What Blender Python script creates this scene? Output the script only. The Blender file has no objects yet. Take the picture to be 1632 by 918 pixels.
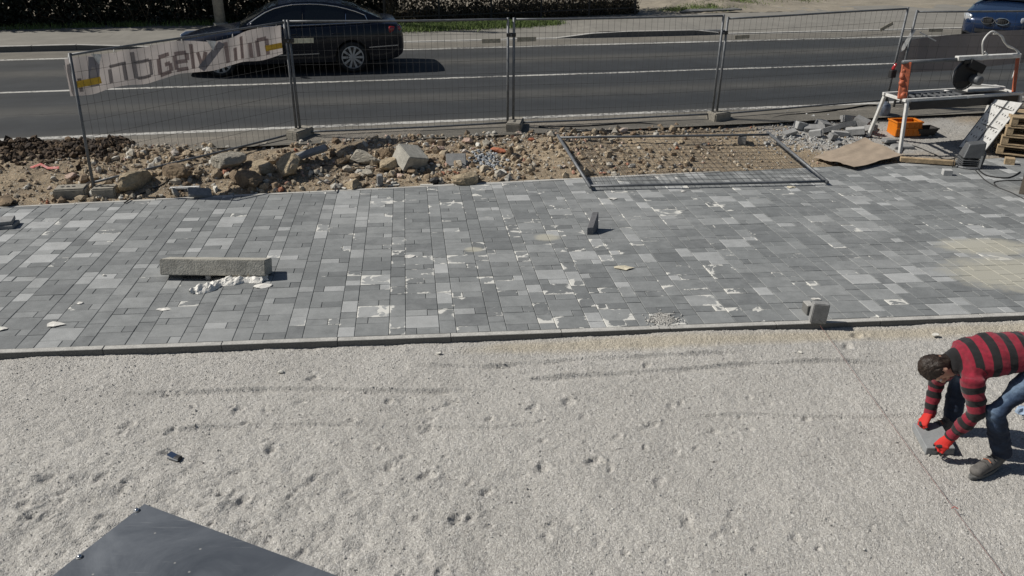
import bpy, bmesh, math, random
import numpy as np
from mathutils import Vector, Matrix, noise as mnoise

# ------------------------------------------------------------------ camera, sky, sun, exposure
scene = bpy.context.scene
COL = scene.collection
random.seed(7); RNG = np.random.default_rng(7)
FOC, HOR, ROLL, HC = 1350.0, -160.0, 0.4, 3.55
TH = math.atan((459 - HOR) / FOC); RO = math.radians(ROLL)
_r = np.array([1., 0, 0]); CF = np.array([0, math.cos(TH), -math.sin(TH)]); _u = np.array([0, math.sin(TH), math.cos(TH)])
CR = _r * math.cos(RO) + _u * math.sin(RO); CU = -_r * math.sin(RO) + _u * math.cos(RO); CC = np.array([0, 0, HC])
cam_d = bpy.data.cameras.new('camera'); cam = bpy.data.objects.new('camera', cam_d); COL.objects.link(cam)
cam_d.sensor_width = 36; cam_d.lens = FOC / 1632 * 36; cam_d.clip_end = 2000; cam_d.clip_start = 0.05
cam.matrix_world = Matrix(((CR[0], CU[0], -CF[0], 0), (CR[1], CU[1], -CF[1], 0), (CR[2], CU[2], -CF[2], HC), (0, 0, 0, 1)))
scene.camera = cam
SUN_EL = math.radians(44); SHD = math.atan2(-0.09, 1.0)          # direction the shadows fall in, from +X
sund = bpy.data.lights.new('sun', 'SUN'); sun = bpy.data.objects.new('sun', sund); COL.objects.link(sun)
sund.energy = 5.0; sund.angle = math.radians(0.53); sund.color = (1.0, 0.955, 0.88)
sdir = Vector((math.cos(SHD) * math.cos(SUN_EL), math.sin(SHD) * math.cos(SUN_EL), -math.sin(SUN_EL)))
sun.rotation_euler = sdir.to_track_quat('-Z', 'Y').to_euler()
W = bpy.data.worlds.new('World'); scene.world = W; W.use_nodes = True
nt = W.node_tree; sky = nt.nodes.new('ShaderNodeTexSky'); sky.sky_type = 'NISHITA'; sky.sun_disc = False
sky.sun_elevation = SUN_EL
sky.sun_rotation = math.atan2(-sdir.x, -sdir.y)                   # clockwise from +Y
nt.links.new(sky.outputs[0], nt.nodes['Background'].inputs[0]); nt.nodes['Background'].inputs[1].default_value = 0.05
vs = scene.view_settings; vs.view_transform = 'Standard'; vs.look = 'None'; vs.gamma = 1; vs.use_curve_mapping = False
vs.exposure = -0.12

# ------------------------------------------------------------------ placing helpers
def ray(x, y): return CF + CR * (x - 816) / FOC - CU * (y - 459) / FOC
def G(x, y, z=0.0):
    d = ray(x, y); return Vector(CC + d * ((z - HC) / d[2]))
def RY(x, y, Y):
    d = ray(x, y); return Vector(CC + d * (Y / d[1]))

# ------------------------------------------------------------------ materials
def newmat(name):
    m = bpy.data.materials.new(name); m.use_nodes = True
    n = m.node_tree.nodes; return m, n, m.node_tree.links, n['Principled BSDF']
def N(n, t, **k):
    x = n.new(t)
    for a, b in k.items():
        if a.startswith('i_'):
            key = a[2:]; x.inputs[int(key) if key.isdigit() else key.replace('_', ' ')].default_value = b
        else: setattr(x, a, b)
    return x
def rgb(c): return (c[0], c[1], c[2], 1)
def ramp(n, stops):
    r = n.new('ShaderNodeValToRGB'); e = r.color_ramp.elements
    while len(e) < len(stops): e.new(0.5)
    for el, (p, c) in zip(e, stops): el.position = p; el.color = rgb(c) if len(c) == 3 else c
    return r
def mixc(n, l, fac, a, b, mode='MIX'):
    x = n.new('ShaderNodeMix'); x.data_type = 'RGBA'; x.blend_type = mode
    for s, v in ((0, fac), (6, a), (7, b)):
        if hasattr(v, 'is_output'): l.new(v, x.inputs[s])
        elif isinstance(v, (tuple, list)): x.inputs[s].default_value = rgb(v)
        else: x.inputs[s].default_value = v
    return x.outputs[2]
def math_(n, l, op, a, b=0.0, c=None, clamp=False):
    x = n.new('ShaderNodeMath'); x.operation = op; x.use_clamp = clamp
    for i, v in enumerate((a, b, c)):
        if v is None: continue
        if hasattr(v, 'is_output'): l.new(v, x.inputs[i])
        else: x.inputs[i].default_value = v
    return x.outputs[0]
def mapr(n, l, v, a, b, c=0.0, d=1.0):
    x = n.new('ShaderNodeMapRange'); x.clamp = True; l.new(v, x.inputs[0])
    for i, q in enumerate((a, b, c, d)): x.inputs[i + 1].default_value = q
    return x.outputs[0]
def pos(n): return n.new('ShaderNodeNewGeometry').outputs['Position']
def simple(name, c, rough=0.8, metal=0.0, var=0.25, scale=6.0, bump=0.15, bscale=60.0, c2=None, coat=0.0, spec=0.5):
    """base colour broken up by two noises, a fine bump"""
    m, n, l, p = newmat(name)
    co = n.new('ShaderNodeTexCoord').outputs['Object']
    t = N(n, 'ShaderNodeTexNoise', i_Scale=scale, i_Detail=6.0, i_Roughness=0.65); l.new(co, t.inputs['Vector'])
    t2 = N(n, 'ShaderNodeTexNoise', i_Scale=bscale, i_Detail=4.0); l.new(co, t2.inputs['Vector'])
    lo = c2 or tuple(x * (1 - var) for x in c); hi = c if c2 else tuple(min(1, x * (1 + var)) for x in c)
    f = mapr(n, l, t.outputs[0], 0.3, 0.7)
    col = mixc(n, l, f, lo, hi)
    g = mapr(n, l, t2.outputs[0], 0.3, 0.7, 1 - var * 0.6, 1 + var * 0.6)
    l.new(mixc(n, l, 1.0, col, _rgbval(n, l, g), 'MULTIPLY'), p.inputs['Base Color'])
    p.inputs['Roughness'].default_value = rough; p.inputs['Metallic'].default_value = metal
    p.inputs['Coat Weight'].default_value = coat; p.inputs['Specular IOR Level'].default_value = spec
    if bump:
        b = N(n, 'ShaderNodeBump', i_Strength=bump, i_Distance=0.01); l.new(t2.outputs[0], b.inputs['Height']); l.new(b.outputs[0], p.inputs['Normal'])
    return m
def _rgbval(n, l, v):
    x = n.new('ShaderNodeCombineColor'); [l.new(v, x.inputs[i]) for i in range(3)]; return x.outputs[0]

# ------------------------------------------------------------------ mesh helpers
class MB:
    def __init__(s): s.v = []; s.f = []; s.at = {}
    def add(s, v, f):
        o = len(s.v); s.v += [tuple(p) for p in v]; s.f += [tuple(i + o for i in q) for q in f]; return s
    def box(s, c, d, R=None):
        c = Vector(c); R = R or Matrix.Identity(3); x, y, z = d[0] / 2, d[1] / 2, d[2] / 2
        pts = [c + R @ Vector((a * x, b * y, e * z)) for a in (-1, 1) for b in (-1, 1) for e in (-1, 1)]
        return s.add(pts, [(0, 1, 3, 2), (4, 6, 7, 5), (0, 4, 5, 1), (2, 3, 7, 6), (0, 2, 6, 4), (1, 5, 7, 3)])
    def hexa(s, b4, t4):
        return s.add(list(b4) + list(t4), [(3, 2, 1, 0), (4, 5, 6, 7), (0, 1, 5, 4), (1, 2, 6, 5), (2, 3, 7, 6), (3, 0, 4, 7)])
    def bar(s, a, b, w, h, up=(0, 0, 1)):
        a, b = Vector(a), Vector(b); d = (b - a); L = d.length; d.normalize()
        u = Vector(up); x = d.cross(u)
        if x.length < 1e-4: x = d.cross(Vector((1, 0, 0)))
        x.normalize(); z = x.cross(d); R = Matrix((d, x, z)).transposed()
        return s.box((a + b) / 2, (L, w, h), R)
    def tube(s, pts, r, n=8, cap=True, flat=1.0):
        pts = [Vector(p) for p in pts]; m = len(pts); rs = r if isinstance(r, (list, tuple)) else [r] * m
        o = len(s.v); t0 = (pts[1] - pts[0]).normalized()
        a = t0.orthogonal().normalized()
        for i, p in enumerate(pts):
            t = (pts[min(i + 1, m - 1)] - pts[max(i - 1, 0)]).normalized()
            a = (a - t * a.dot(t)); a = a.normalized() if a.length > 1e-5 else t.orthogonal().normalized(); b = t.cross(a)
            for k in range(n):
                q = 2 * math.pi * k / n; s.v.append(tuple(p + (a * math.cos(q) + b * math.sin(q) * flat) * rs[i]))
        for i in range(m - 1):
            for k in range(n):
                k2 = (k + 1) % n; s.f.append((o + i * n + k, o + i * n + k2, o + (i + 1) * n + k2, o + (i + 1) * n + k))
        if cap:
            s.f.append(tuple(o + k for k in range(n))[::-1]); s.f.append(tuple(o + (m - 1) * n + k for k in range(n)))
        return s
    def lathe(s, prof, c, axis, n=24, closed=True):
        """prof: (radius, offset along axis)"""
        c = Vector(c); t = Vector(axis).normalized(); a = t.orthogonal().normalized(); b = t.cross(a); o = len(s.v)
        for (r, h) in prof:
            for k in range(n):
                q = 2 * math.pi * k / n; s.v.append(tuple(c + t * h + (a * math.cos(q) + b * math.sin(q)) * r))
        for i in range(len(prof) - 1):
            for k in range(n):
                k2 = (k + 1) % n; s.f.append((o + i * n + k, o + i * n + k2, o + (i + 1) * n + k2, o + (i + 1) * n + k))
        if closed:
            s.f.append(tuple(o + k for k in range(n))[::-1]); s.f.append(tuple(o + (len(prof) - 1) * n + k for k in range(n)))
        return s
    def prism(s, poly, h):
        """poly: list of Vectors (planar), h: Vector extrusion"""
        n = len(poly); h = Vector(h); poly = [Vector(p) for p in poly]
        return s.add(poly + [p + h for p in poly], [tuple(range(n))[::-1], tuple(range(n, 2 * n))] + [(i, (i + 1) % n, n + (i + 1) % n, n + i) for i in range(n)])
    def blob(s, pts, rx, n=14, ry=None, side=None):
        """closed limb of elliptical rings with round ends; side: direction of rx"""
        pts = [Vector(p) for p in pts]; m = len(pts); ry = ry or rx
        P, A, B, T = [], [], [], []
        for i, p in enumerate(pts):
            t = (pts[min(i + 1, m - 1)] - pts[max(i - 1, 0)]).normalized()
            sd = Vector(side) if side else t.orthogonal(); sd = (sd - t * sd.dot(t)).normalized()
            P.append(p); A.append(rx[i]); B.append(ry[i]); T.append((t, sd, t.cross(sd)))
        rings = []
        for q in (80, 55, 28):
            c, sn = math.cos(math.radians(q)), math.sin(math.radians(q)); r = min(A[0], B[0])
            rings.append((P[0] - T[0][0] * r * sn, A[0] * c, B[0] * c, T[0]))
        rings += [(P[i], A[i], B[i], T[i]) for i in range(m)]
        for q in (28, 55, 80):
            c, sn = math.cos(math.radians(q)), math.sin(math.radians(q)); r = min(A[-1], B[-1])
            rings.append((P[-1] + T[-1][0] * r * sn, A[-1] * c, B[-1] * c, T[-1]))
        o = len(s.v)
        for p, a, b, (t, u, w) in rings:
            for k in range(n):
                q = 2 * math.pi * k / n; s.v.append(tuple(p + u * a * math.cos(q) + w * b * math.sin(q)))
        for i in range(len(rings) - 1):
            for k in range(n):
                k2 = (k + 1) % n; s.f.append((o + i * n + k, o + i * n + k2, o + (i + 1) * n + k2, o + (i + 1) * n + k))
        s.f.append(tuple(o + k for k in range(n))[::-1]); e = o + (len(rings) - 1) * n; s.f.append(tuple(e + k for k in range(n)))
        return s
    def mesh(s, name, off=None, bevel=0.0, smooth=False, seg=1):
        me = bpy.data.meshes.new(name); v = np.array(s.v, float)
        if off is not None: v = v - np.array(off)
        me.from_pydata(v.tolist(), [], s.f); me.update()
        if bevel or True:
            bm = bmesh.new(); bm.from_mesh(me)
            if bevel: bmesh.ops.bevel(bm, geom=list(bm.edges), offset=bevel, segments=seg, affect='EDGES', clamp_overlap=True)
            bmesh.ops.recalc_face_normals(bm, faces=bm.faces); bm.to_mesh(me); bm.free()
        if smooth: me.shade_smooth()
        return me
    def build(s, name, mat, parent=None, bevel=0.0, smooth=False, seg=1, off=None):
        if off is None and parent is not None: off = world_loc(parent)
        o = bpy.data.objects.new(name, s.mesh(name, off, bevel, smooth, seg)); COL.objects.link(o)
        for m in (mat if isinstance(mat, (list, tuple)) else [mat]): o.data.materials.append(m)
        if parent: o.parent = parent
        return o
def world_loc(o):
    p = Vector((0, 0, 0))
    while o: p = p + o.location; o = o.parent
    return p
def tag(o, label, cat, group=None):
    o['label'] = label; o['category'] = cat
    if group: o['group'] = group
    return o
def thing(name, label, cat, loc=(0, 0, 0), group=None):
    o = bpy.data.objects.new(name, None); COL.objects.link(o); o.location = loc; o.empty_display_size = 0.1
    return tag(o, label, cat, group)
def struct(o): o['kind'] = 'structure'; return o
def solo(name, mb, mat, label, cat, loc=None, group=None, **k):
    """a thing that is one mesh, origin at loc"""
    loc = Vector(loc) if loc is not None else Vector(mb.v[0])
    o = mb.build(name, mat, None, off=loc, **k); o.location = loc; return tag(o, label, cat, group)
def npmesh(name, V, F, mat, smooth=False):
    me = bpy.data.meshes.new(name); V = np.asarray(V, np.float32); F = np.asarray(F, np.int32); k = F.shape[1]
    me.vertices.add(len(V)); me.vertices.foreach_set('co', V.ravel()); me.loops.add(F.size); me.loops.foreach_set('vertex_index', F.ravel())
    me.polygons.add(len(F)); me.polygons.foreach_set('loop_start', np.arange(0, F.size, k, dtype=np.int32))
    me.polygons.foreach_set('use_smooth', np.full(len(F), smooth)); me.update(calc_edges=True); me.validate()
    o = bpy.data.objects.new(name, me); COL.objects.link(o); me.materials.append(mat); return o
def gridF(nx, ny):
    i = np.arange(nx - 1)[None, :] + nx * np.arange(ny - 1)[:, None]; i = i.ravel()
    return np.stack([i, i + 1, i + nx + 1, i + nx], 1)
def vnoise(x, y, sc, seed=0):
    """smooth value noise, -1..1"""
    x = np.asarray(x) * sc + seed * 17.3; y = np.asarray(y) * sc + seed * 9.1
    xi, yi = np.floor(x), np.floor(y); fx, fy = x - xi, y - yi; fx = fx * fx * (3 - 2 * fx); fy = fy * fy * (3 - 2 * fy)
    h = lambda a, b: np.modf(np.abs(np.sin(a * 127.1 + b * 311.7 + seed * 3.7) * 43758.5453))[0]
    return ((h(xi, yi) * (1 - fx) + h(xi + 1, yi) * fx) * (1 - fy) + (h(xi, yi + 1) * (1 - fx) + h(xi + 1, yi + 1) * fx) * fy) * 2 - 1
def fbm(x, y, sc, oct=4, seed=0, gain=0.5):
    a, t = 1.0, 0
    for k in range(oct): t = t + a * vnoise(x, y, sc * 2 ** k, seed + k * 5); a *= gain
    return t
def baked(*obs):
    """mesh of obs[0] with its modifiers applied, worked out in a small scene of its own"""
    sc = bpy.data.scenes.new('workshop'); [sc.collection.objects.link(o) for o in obs]; vl = sc.view_layers[0]; vl.update()
    m = bpy.data.meshes.new_from_object(obs[0].evaluated_get(vl.depsgraph)); bpy.data.scenes.remove(sc); return m
def remesh(mb, name, mat, parent, voxel, smooth=6, decim=None):
    """one continuous surface from overlapping limbs"""
    me = mb.mesh(name, world_loc(parent)); o = bpy.data.objects.new('tmp', me)
    r = o.modifiers.new('r', 'REMESH'); r.mode = 'VOXEL'; r.voxel_size = voxel
    sm = o.modifiers.new('s', 'SMOOTH'); sm.factor = 0.5; sm.iterations = smooth
    m2 = baked(o); m2.name = name
    bpy.data.objects.remove(o); bpy.data.meshes.remove(me); m2.shade_smooth(); m2.materials.clear(); m2.materials.append(mat)
    o = bpy.data.objects.new(name, m2); COL.objects.link(o); o.parent = parent; return o
def fattr(me, name, vals):
    a = me.attributes.new(name, 'FLOAT', 'POINT'); a.data.foreach_set('value', np.asarray(vals, np.float32))
# ================================================================== frames of the place
K0 = np.array([-0.9477, 6.7215, 0.0]); UV_ = np.array([0.99558, 0.0939, 0]); VV_ = np.array([-0.0939, 0.99558, 0]) - 0.027 * np.array([0.99558, 0.0939, 0])
PS = -0.0265                                                        # the paving falls gently towards the road
def pv(a, b, z=0.0): return K0 + UV_ * a + VV_ * b + np.array([0, 0, PS * b + z])
def vfar(a): return 4.66 + 0.099 * a
def to_uv(x, y):
    d = np.stack([np.asarray(x) - K0[0], np.asarray(y) - K0[1]]); M = np.array([[UV_[0], VV_[0]], [UV_[1], VV_[1]]]); q = np.linalg.inv(M) @ d.reshape(2, -1)
    return q[0].reshape(np.shape(x)), q[1].reshape(np.shape(x))
def pz(x, y): return PS * float(to_uv(x, y)[1])
RA = math.radians(11.86); RD = np.array([math.cos(RA), math.sin(RA), 0]); RN = np.array([-math.sin(RA), math.cos(RA), 0]); R0 = np.array([0, 14.37, 0.15])
def rd(a, n, z=0.0): return R0 + RD * a + RN * n + np.array([0, 0, z])
def to_rd(x, y):
    dx, dy = np.asarray(x) - R0[0], np.asarray(y) - R0[1]
    return dx * RD[0] + dy * RD[1], dx * RN[0] + dy * RN[1]

# ------------------------------------------------------------------ surface materials
def mat_ground():
    m, n, l, p = newmat('earth'); P = pos(n)
    a = N(n, 'ShaderNodeTexNoise', i_Scale=1.2, i_Detail=8.0, i_Roughness=0.7); l.new(P, a.inputs[0])
    b = N(n, 'ShaderNodeTexNoise', i_Scale=22.0, i_Detail=6.0, i_Roughness=0.7); l.new(P, b.inputs[0])
    c = ramp(n, [(0.3, (0.15, 0.11, 0.07)), (0.5, (0.27, 0.205, 0.13)), (0.72, (0.37, 0.30, 0.21))]); l.new(a.outputs[0], c.inputs[0])
    f = mapr(n, l, b.outputs[0], 0.3, 0.7, 0.5, 1.45)
    l.new(mixc(n, l, 1.0, c.outputs[0], _rgbval(n, l, f), 'MULTIPLY'), p.inputs['Base Color']); p.inputs['Roughness'].default_value = 0.95
    bp = N(n, 'ShaderNodeBump', i_Strength=0.8, i_Distance=0.03); l.new(b.outputs[0], bp.inputs['Height']); l.new(bp.outputs[0], p.inputs['Normal']); return m
def mat_dirt():
    m, n, l, p = newmat('rubble_soil'); P = pos(n)
    sp = n.new('ShaderNodeSeparateXYZ'); l.new(P, sp.inputs[0])
    a = N(n, 'ShaderNodeTexNoise', i_Scale=1.1, i_Detail=7.0, i_Roughness=0.7); l.new(P, a.inputs[0])
    b = N(n, 'ShaderNodeTexNoise', i_Scale=26.0, i_Detail=6.0, i_Roughness=0.75); l.new(P, b.inputs[0])
    v = N(n, 'ShaderNodeTexVoronoi', i_Scale=34.0); l.new(P, v.inputs[0])
    c = ramp(n, [(0.3, (0.13, 0.10, 0.07)), (0.43, (0.24, 0.19, 0.132)), (0.58, (0.34, 0.268, 0.18)), (0.75, (0.34, 0.295, 0.228))]); l.new(a.outputs[0], c.inputs[0])
    f = mapr(n, l, b.outputs[0], 0.3, 0.7, 0.55, 1.35)
    col = mixc(n, l, 1.0, c.outputs[0], _rgbval(n, l, f), 'MULTIPLY')
    vs_ = N(n, 'ShaderNodeSeparateColor'); l.new(v.outputs['Color'], vs_.inputs[0])
    peb = math_(n, l, 'MULTIPLY', mapr(n, l, v.outputs['Distance'], 0.42, 0.3), mapr(n, l, vs_.outputs[0], 0.72, 0.74))
    col = mixc(n, l, math_(n, l, 'MULTIPLY', peb, 0.8), col, (0.46, 0.42, 0.35))
    # right: grey stone-cutting slurry over the soil, near the saw
    dx = math_(n, l, 'SUBTRACT', sp.outputs[0], 6.3); dy = math_(n, l, 'SUBTRACT', sp.outputs[1], 14.2)
    d = math_(n, l, 'ADD', math_(n, l, 'MULTIPLY', dx, math_(n, l, 'MULTIPLY', dx, 0.22)), math_(n, l, 'MULTIPLY', dy, dy))
    d = math_(n, l, 'ADD', d, math_(n, l, 'MULTIPLY', a.outputs[0], 2.2))
    col = mixc(n, l, mapr(n, l, d, 2.6, 1.7, 0, 0.85), col, (0.36, 0.355, 0.34))
    at = N(n, 'ShaderNodeAttribute', attribute_name='dusty')
    col = mixc(n, l, mapr(n, l, math_(n, l, 'ADD', at.outputs['Fac'], math_(n, l, 'MULTIPLY', a.outputs[0], 0.5)), 0.6, 0.95, 0, 0.85), col, (0.20, 0.185, 0.16))
    l.new(col, p.inputs['Base Color']); p.inputs['Roughness'].default_value = 0.95
    bp = N(n, 'ShaderNodeBump', i_Strength=0.9, i_Distance=0.02); l.new(math_(n, l, 'ADD', b.outputs[0], math_(n, l, 'MULTIPLY', peb, 0.6)), bp.inputs['Height']); l.new(bp.outputs[0], p.inputs['Normal']); return m
def mat_gravel():
    m, n, l, p = newmat('limestone_chippings'); P = pos(n)
    v = N(n, 'ShaderNodeTexVoronoi', i_Scale=120.0); l.new(P, v.inputs[0])
    sc = N(n, 'ShaderNodeSeparateColor'); l.new(v.outputs['Color'], sc.inputs[0])
    a = N(n, 'ShaderNodeTexNoise', i_Scale=1.3, i_Detail=5.0); l.new(P, a.inputs[0])
    c = ramp(n, [(0.0, (0.29, 0.28, 0.262)), (0.3, (0.365, 0.351, 0.325)), (0.75, (0.422, 0.407, 0.376)), (1.0, (0.54, 0.527, 0.50))]); l.new(sc.outputs[0], c.inputs[0])
    f = mapr(n, l, a.outputs[0], 0.3, 0.7, 0.93, 1.07)
    col = mixc(n, l, 1.0, c.outputs[0], _rgbval(n, l, f), 'MULTIPLY')
    at = N(n, 'ShaderNodeAttribute', attribute_name='sandy')
    col = mixc(n, l, mapr(n, l, math_(n, l, 'ADD', at.outputs['Fac'], math_(n, l, 'SUBTRACT', a.outputs[0], 0.5)), 0.25, 0.9, 0, 0.6), col, mixc(n, l, 1.0, col, (1.0, 0.90, 0.70), 'MULTIPLY'))
    l.new(col, p.inputs['Base Color']); p.inputs['Roughness'].default_value = 0.9
    bp = N(n, 'ShaderNodeBump', i_Strength=0.75, i_Distance=0.006); l.new(math_(n, l, 'MULTIPLY', v.outputs['Distance'], -1.0), bp.inputs['Height']); l.new(bp.outputs[0], p.inputs['Normal']); return m
def mat_paver():
    m, n, l, p = newmat('grey_concrete_paver'); P = pos(n)
    t = N(n, 'ShaderNodeAttribute', attribute_name='tone'); w = N(n, 'ShaderNodeAttribute', attribute_name='white')
    uv = N(n, 'ShaderNodeUVMap', uv_map='UVMap')
    c = ramp(n, [(0.0, (0.135, 0.142, 0.144)), (0.45, (0.198, 0.207, 0.207)), (0.75, (0.265, 0.274, 0.272)), (1.0, (0.375, 0.383, 0.38))]); l.new(t.outputs['Fac'], c.inputs[0])
    a = N(n, 'ShaderNodeTexNoise', i_Scale=7.0, i_Detail=7.0, i_Roughness=0.7); l.new(P, a.inputs[0])
    b = N(n, 'ShaderNodeTexNoise', i_Scale=120.0, i_Detail=3.0); l.new(P, b.inputs[0])
    g = N(n, 'ShaderNodeTexNoise', i_Scale=0.55, i_Detail=3.0); l.new(P, g.inputs[0])
    f = math_(n, l, 'MULTIPLY', mapr(n, l, a.outputs[0], 0.3, 0.7, 0.84, 1.16), mapr(n, l, b.outputs[0], 0.3, 0.7, 0.88, 1.12))
    col = mixc(n, l, 1.0, c.outputs[0], _rgbval(n, l, f), 'MULTIPLY')
    # pale dust film
    col = mixc(n, l, mapr(n, l, math_(n, l, 'ADD', g.outputs[0], math_(n, l, 'MULTIPLY', a.outputs[0], 0.35)), 0.66, 0.9, 0.0, 0.38), col, (0.33, 0.335, 0.33))
    # white residue of the packing film's cement, torn patches at paver edges
    su = n.new('ShaderNodeSeparateXYZ'); l.new(uv.outputs[0], su.inputs[0])
    eu = math_(n, l, 'ABSOLUTE', math_(n, l, 'SUBTRACT', su.outputs[0], 0.5)); ev = math_(n, l, 'ABSOLUTE', math_(n, l, 'SUBTRACT', su.outputs[1], 0.5))
    e = math_(n, l, 'MULTIPLY', math_(n, l, 'MAXIMUM', eu, ev), 2.0)
    q = N(n, 'ShaderNodeTexNoise', i_Scale=4.0, i_Detail=5.0, i_Roughness=0.62, i_Distortion=1.0); l.new(P, q.inputs[0])
    k = math_(n, l, 'ADD', math_(n, l, 'MULTIPLY', math_(n, l, 'POWER', e, 4.0), 0.13), q.outputs[0])
    k = math_(n, l, 'ADD', k, math_(n, l, 'MULTIPLY', w.outputs['Fac'], 0.30))
    q2 = N(n, 'ShaderNodeTexNoise', i_Scale=2.6, i_Detail=3.0); l.new(P, q2.inputs[0])
    mask = math_(n, l, 'MULTIPLY', mapr(n, l, k, 0.868, 0.893), mapr(n, l, q2.outputs[0], 0.40, 0.44))
    mask = math_(n, l, 'MULTIPLY', mask, mapr(n, l, w.outputs['Fac'], 0.02, 0.05))
    col = mixc(n, l, math_(n, l, 'MULTIPLY', mask, 0.9), col, (0.64, 0.63, 0.585))
    # spilled sand
    sp = n.new('ShaderNodeSeparateXYZ'); l.new(P, sp.inputs[0])
    tot = None
    for (x, y, rx, ry) in SAND:
        dx = math_(n, l, 'DIVIDE', math_(n, l, 'SUBTRACT', sp.outputs[0], x), rx); dy = math_(n, l, 'DIVIDE', math_(n, l, 'SUBTRACT', sp.outputs[1], y), ry)
        d = math_(n, l, 'ADD', math_(n, l, 'MULTIPLY', dx, dx), math_(n, l, 'MULTIPLY', dy, dy))
        d = math_(n, l, 'ADD', d, math_(n, l, 'MULTIPLY', math_(n, l, 'SUBTRACT', a.outputs[0], 0.5), 1.9))
        mk = mapr(n, l, d, 1.15, 0.35, 0, 0.85); tot = mk if tot is None else math_(n, l, 'MAXIMUM', tot, mk)
    col = mixc(n, l, tot, col, (0.40, 0.385, 0.32))
    l.new(col, p.inputs['Base Color']); p.inputs['Roughness'].default_value = 0.72
    bp = N(n, 'ShaderNodeBump', i_Strength=0.25, i_Distance=0.004); l.new(b.outputs[0], bp.inputs['Height']); l.new(bp.outputs[0], p.inputs['Normal']); return m
_s = [G(1600, 440, -0.05), G(1560, 397, -0.08), G(872, 380, -0.08), G(755, 398, -0.06)]
SAND = [(_s[0].x + .15, _s[0].y, 0.8, 0.55), (_s[1].x + .1, _s[1].y, 0.6, 0.3), (_s[2].x, _s[2].y, 0.17, 0.13), (_s[3].x, _s[3].y, 0.12, 0.09)]
def mat_road():
    m, n, l, p = newmat('asphalt'); co = n.new('ShaderNodeTexCoord').outputs['Object']
    sp = n.new('ShaderNodeSeparateXYZ'); l.new(co, sp.inputs[0]); y = sp.outputs[1]
    mp = N(n, 'ShaderNodeMapping'); mp.inputs['Scale'].default_value = (0.18, 2.2, 1); l.new(co, mp.inputs[0])
    a = N(n, 'ShaderNodeTexNoise', i_Scale=1.0, i_Detail=6.0, i_Roughness=0.6); l.new(mp.outputs[0], a.inputs[0])
    b = N(n, 'ShaderNodeTexNoise', i_Scale=90.0, i_Detail=3.0); l.new(co, b.inputs[0])
    g = N(n, 'ShaderNodeTexNoise', i_Scale=1.6, i_Detail=6.0, i_Roughness=0.7); l.new(co, g.inputs[0])
    cu = n.new('ShaderNodeFloatCurve'); c = cu.mapping.curves[0]
    pts = [(-1.2, 1.0), (-0.35, 1.0), (0.02, 0.75), (0.22, 0.1), (0.9, 0.0), (1.45, 0.05), (1.95, 0.26), (2.5, 0.04), (3.2, 0.0), (4.4, 0.0), (5.1, 0.05), (5.75, 0.30), (6.3, 0.05), (7.2, 0.06), (7.6, 0.5), (7.95, 0.95), (8.8, 1.0)]
    while len(c.points) < len(pts): c.points.new(0.5, 0.5)
    for q, (u, v) in zip(c.points, pts): q.location = ((u + 1.2) / 10.0, v)
    cu.mapping.update()
    l.new(math_(n, l, 'DIVIDE', math_(n, l, 'ADD', math_(n, l, 'ADD', y, math_(n, l, 'MULTIPLY', math_(n, l, 'SUBTRACT', g.outputs[0], 0.5), 0.35)), 1.2), 10.0), cu.inputs['Value'])
    dust = math_(n, l, 'MULTIPLY', cu.outputs[0], mapr(n, l, a.outputs[0], 0.2, 0.8, 0.65, 1.2), clamp=True)
    base = mixc(n, l, mapr(n, l, a.outputs[0], 0.3, 0.7), (0.019, 0.022, 0.0245), (0.031, 0.034, 0.037))
    col = mixc(n, l, dust, base, (0.155, 0.143, 0.120))
    ck = math_(n, l, 'ABSOLUTE', math_(n, l, 'SUBTRACT', math_(n, l, 'ADD', y, math_(n, l, 'MULTIPLY', math_(n, l, 'SUBTRACT', g.outputs[0], 0.5), 0.30)), 1.72))
    col = mixc(n, l, math_(n, l, 'MULTIPLY', mapr(n, l, ck, 0.016, 0.006), mapr(n, l, a.outputs[0], 0.42, 0.52, 0.0, 0.75)), col, (0.010, 0.010, 0.010))       # long tar crack
    f = math_(n, l, 'MULTIPLY', mapr(n, l, b.outputs[0], 0.3, 0.7, 0.75, 1.25), mapr(n, l, g.outputs[0], 0.3, 0.7, 0.8, 1.2))
    l.new(mixc(n, l, 1.0, col, _rgbval(n, l, f), 'MULTIPLY'), p.inputs['Base Color']); p.inputs['Roughness'].default_value = 0.85
    bp = N(n, 'ShaderNodeBump', i_Strength=0.4, i_Distance=0.004); l.new(b.outputs[0], bp.inputs['Height']); l.new(bp.outputs[0], p.inputs['Normal']); return m
def mat_line():
    m, n, l, p = newmat('worn_road_paint'); P = pos(n)
    a = N(n, 'ShaderNodeTexNoise', i_Scale=14.0, i_Detail=6.0, i_Roughness=0.75); l.new(P, a.inputs[0])
    g = N(n, 'ShaderNodeTexNoise', i_Scale=0.5, i_Detail=2.0); l.new(P, g.inputs[0])
    f = mapr(n, l, math_(n, l, 'ADD', a.outputs[0], math_(n, l, 'MULTIPLY', g.outputs[0], 0.5)), 0.62, 0.80)
    l.new(mixc(n, l, f, (0.07, 0.069, 0.066), (0.46, 0.45, 0.42)), p.inputs['Base Color']); p.inputs['Roughness'].default_value = 0.7; return m
M = {}
M['earth'] = mat_ground(); M['dirt'] = mat_dirt(); M['gravel'] = mat_gravel(); M['paver'] = mat_paver(); M['road'] = mat_road(); M['line'] = mat_line()
M['walk'] = simple('worn_concrete_path', (0.20, 0.19, 0.168), 0.95, var=0.14, scale=1.5, bump=0.3, bscale=45)
M['kerb'] = simple('pale_concrete_kerb', (0.30, 0.30, 0.285), 0.9, var=0.25, scale=5, bump=0.3, bscale=70)
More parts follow.
